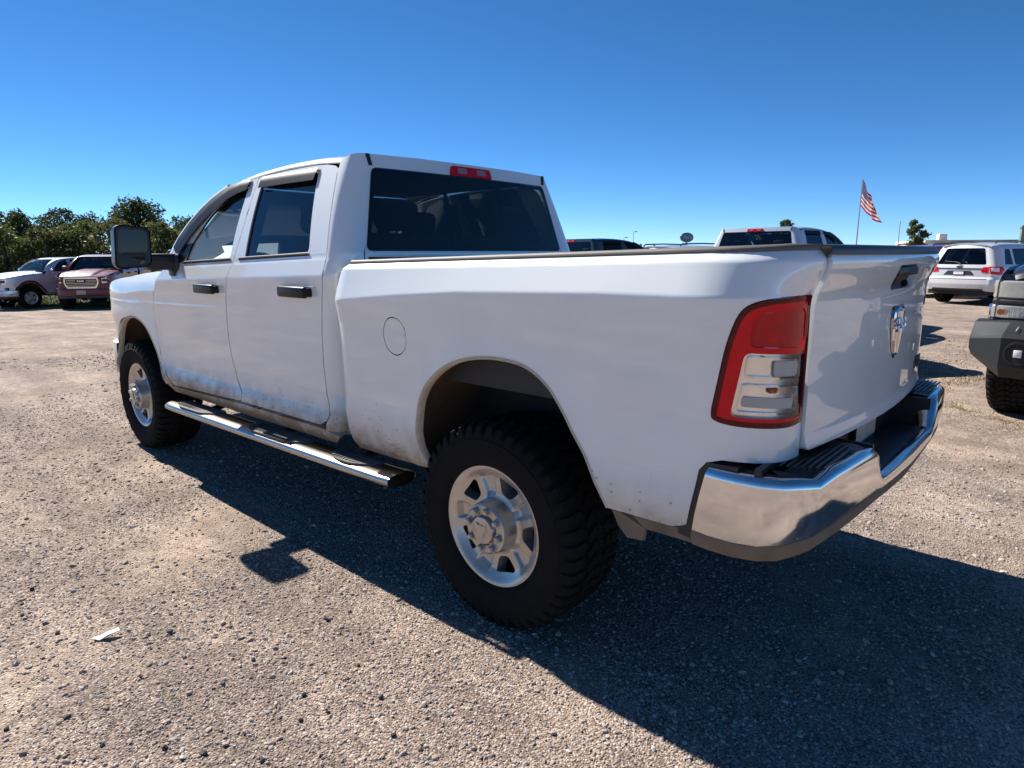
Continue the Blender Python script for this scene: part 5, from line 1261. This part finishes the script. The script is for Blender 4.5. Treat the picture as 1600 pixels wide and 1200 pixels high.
for i in range(500):
    t = rng.random(); a = np.array(on_ground(1452, 605)[:2]); b_ = np.array(on_ground(1540, 590)[:2]); q = a+(b_-a)*t; pts.append((q[0]+rng.gauss(0, .10), q[1]+rng.gauss(0, .10)))
blades(pts, .022, .004, 6, M_DRY, 'dry_grass', 'thin strip of dry straw-coloured grass beside the black pickup tyre')

# ------------------------------------------------------------------ flag, sign, building, poles
def wpt(px, py, depth):
    """world point seen at a pixel, at a horizontal depth"""
    d = ((px-800)/FPX)*CR+(-(py-600)/FPX)*CU+CF; k = depth/(d[0]*FH[0]+d[1]*FH[1]); return Vector(CAM_POS+d*k)
M_POLE = simple('pole_metal', (.42, .43, .43), rough=.4, metal=.6)
fb0 = wpt(1341.5, 345, 46); px_, py_ = fb0.x, fb0.y; topz = wpt(1341.5, 272, 46).z
fp = thing('flagpole', 'thin metal flagpole carrying the flag behind the white pickup', 'flagpole', (px_, py_, ground_z(px_, py_)))
MB().tube([(0, 0, -.2), (0, 0, topz*.5), (0, 0, topz)], [.05, .042, .03], 10).mk('shaft', M_POLE, fp); MB().lathe([(0, .05), (.05, .03), (.06, 0), (.05, -.04), (0, -.05)], 12, (0, 0, topz+.03)).mk('finial', M_POLE, fp)
m, nt, b = mat('flag_cloth'); uv = N(nt, 'ShaderNodeUVMap'); uv.uv_map = 'UVMap'; sx = N(nt, 'ShaderNodeSeparateXYZ'); nt.links.new(uv.outputs[0], sx.inputs[0])
def mth(op, a, b_=None):
    n = N(nt, 'ShaderNodeMath', operation=op)
    for i, v in ((0, a), (1, b_)):
        if v is None: continue
        if hasattr(v, 'node'): nt.links.new(v, n.inputs[i])
        else: n.inputs[i].default_value = v
    return n.outputs[0]
U_, V_ = sx.outputs[0], sx.outputs[1]
stripe = mth('LESS_THAN', mth('MODULO', mth('MULTIPLY', V_, 13.0), 2.0), 1.0)
canton = mth('MULTIPLY', mth('LESS_THAN', U_, .40), mth('GREATER_THAN', V_, 6/13))
su = mth('SUBTRACT', mth('FRACT', mth('MULTIPLY', U_, 15.0)), .5); sv_ = mth('SUBTRACT', mth('FRACT', mth('MULTIPLY', V_, 11.0)), .5)
star = mth('LESS_THAN', mth('ADD', mth('MULTIPLY', su, su), mth('MULTIPLY', sv_, sv_)), .045)
def mixc(f, a, b_):
    x = N(nt, 'ShaderNodeMix', data_type='RGBA'); nt.links.new(f, x.inputs[0])
    for i, v in ((6, a), (7, b_)):
        if hasattr(v, 'node'): nt.links.new(v, x.inputs[i])
        else: x.inputs[i].default_value = v
    return x.outputs[2]
col = mixc(canton, mixc(stripe, (.78, .76, .74, 1), (.42, .025, .035, 1)), mixc(star, (.030, .040, .13, 1), (.75, .75, .75, 1)))
nt.links.new(col, b.inputs['Base Color']); b.inputs['Roughness'].default_value = .8
tl_ = N(nt, 'ShaderNodeBsdfTranslucent'); nt.links.new(col, tl_.inputs[0]); ms = N(nt, 'ShaderNodeMixShader'); ms.inputs[0].default_value = .4
out = [n_ for n_ in nt.nodes if n_.type == 'OUTPUT_MATERIAL'][0]; nt.links.new(b.outputs[0], ms.inputs[1]); nt.links.new(tl_.outputs[0], ms.inputs[2]); nt.links.new(ms.outputs[0], out.inputs[0]); M_FLAG = m
nu, nv = 28, 18; V = []; F = []; UV = []
hz = wpt(1344, 280, 46).z-wpt(1344, 322, 46).z
for j in range(nv+1):
    v = j/nv
    for i in range(nu+1):
        u = i/nu; lat = u*1.42*(.55+.45*(1-v)) ; dz = -u*(1.55*(v)+.95*(1-v))-.25*math.sin(u*2.4)*(1-v)
        wv = .16*u*math.sin(u*11+v*3.0)+.06*math.sin(u*23-v*5)*u; lat += .05*math.sin(u*15+v*4)*u
        V.append((lat*RH[0]+wv*FH[0]+.05*RH[0], lat*RH[1]+wv*FH[1]+.05*RH[1], hz*v-hz+dz)); UV.append((u, v))
for j in range(nv):
    for i in range(nu): k = j*(nu+1)+i; F.append((k, k+1, k+nu+2, k+nu+1))
fl = mk('flag', V, F, M_FLAG, None, 0); ul = fl.data.uv_layers.new(name='UVMap')
for lp_ in fl.data.loops: ul.data[lp_.index].uv = UV[lp_.vertex_index]
fl.location = (px_, py_, wpt(1344, 280, 46).z); tag(fl, 'red, white and blue striped flag drooping from the pole', 'flag')
# oval sign
M_BLUE = simple('sign_navy', (.012, .022, .065), rough=.25, coat=.5); M_PALE = simple('sign_pale', (.30, .36, .48), rough=.4)
sp = wpt(1074, 371, 33); sg = thing('oval_sign', 'dark blue oval sign standing up behind the bed rail', 'sign', (sp.x, sp.y, 0), YAW+PI+.35)
def ell(a_, b_, x): return [(x, a_*math.cos(t), sp.z+b_*math.sin(t)) for t in np.linspace(0, 2*PI, 32, endpoint=False)]
MB().loft([ell(.30, .20, -.12), ell(.36, .235, -.10), ell(.36, .235, .0), ell(.345, .22, .015)], True, True).mk('sign_face', M_BLUE, sg, 40)
MB().tube([(-.05, 0, -.1), (-.05, 0, sp.z-.2)], .05, 10).mk('sign_post', M_POLE, sg)
text_mesh('sign_lettering', 'Ford', .26, M_PALE, sg, Matrix.Translation((.019, 0, sp.z)) @ Matrix(((0, 0, 1, 0), (1, 0, 0, 0), (0, 1, 0, 0), (0, 0, 0, 1))), .003, .3)
# building at the right horizon
M_BEIGE = simple('beige_wall', (.46, .40, .33), rough=.85, var=.08, vscale=3); M_FASC = simple('pale_fascia', (.66, .63, .57), rough=.7); M_BGLASS = simple('shop_glass', (.03, .035, .045), rough=.08)
bpnt = wpt(1462, 390, 72); B_ = thing('building', 'low beige building with flat roof behind the white suv', 'building', (bpnt.x, bpnt.y, 0), YAW-.25)
rz_ = wpt(1462, 384, 72).z
MB().box((6, -6.5, rz_/2-.2), (11, 15, rz_-.4)).mk('wall', M_BEIGE, B_); MB().rbox((5.4, -6.5, rz_-.32), (13.5, 16.4, .38), .04).mk('canopy', M_FASC, B_); MB().rbox((6.5, -6.5, rz_+.25), (10.5, 14.4, .75), .03).mk('parapet', M_BEIGE, B_)
for k in range(6): MB().box((.47, -.8-2.3*k, 1.45), (.08, 1.7, 1.9)).mk('window', M_BGLASS, B_)
MB().rbox((3.5, -1.6, rz_+.95), (.9, .8, .75), .05).mk('rooftop_unit', M_FASC, B_)
up = wpt(1407, 345, 60); o = MB().tube([(0, 0, -.2), (0, 0, up.z)], .035, 8).mk('light_pole', M_POLE); o.location = (up.x, up.y, 0); tag(o, 'thin pole right of the flag', 'pole')
M_GREENP = simple('green_grey_paint', (.16, .22, .19), rough=.6)
up = wpt(1599.5, 352, 38); gp_ = MB(); gp_.rbox((0, 0, up.z/2), (.16, .22, up.z), .02); gp_.rbox((0, 0, up.z-.1), (.20, .28, .16), .02); o = gp_.mk('green_post', M_GREENP); o.location = (up.x, up.y, 0); o.rotation_euler = (0, 0, YAW); tag(o, 'green-grey post at the right edge above the white suv', 'post')
for px, py in ((990, 362), (975, 371)):
    up = wpt(px, py, 90); q = thing('street_lamp', 'tiny street lamp on the horizon, the %s of two beside the rear glass' % ('taller right one' if px == 990 else 'shorter left one'), 'street lamp', (up.x, up.y, 0), YAW)
    MB().tube([(0, 0, 0), (0, 0, up.z-.1), (0, -.12, up.z)], .04, 6).mk('pole', M_POLE, q); MB().rbox((0, -.3, up.z), (.2, .4, .12), .03).mk('lamp_head', M_POLE, q)

vs_ = suv_copy('silver vehicle roof just showing below the oval sign', M_SILVER); place_suv(vs_, (.6, 0), 1075, 17.2, head_yaw(.80, .60), .97)

hc = suv_copy('unseen grey car added behind the tailgate to cast the shadow on the gravel at right', M_GREYP); place_suv(hc, (1.4, 0), 1158, 9.4, head_yaw(1.0, .04), .86)  # unseen car, added to throw the ground shadow right of the tailgate
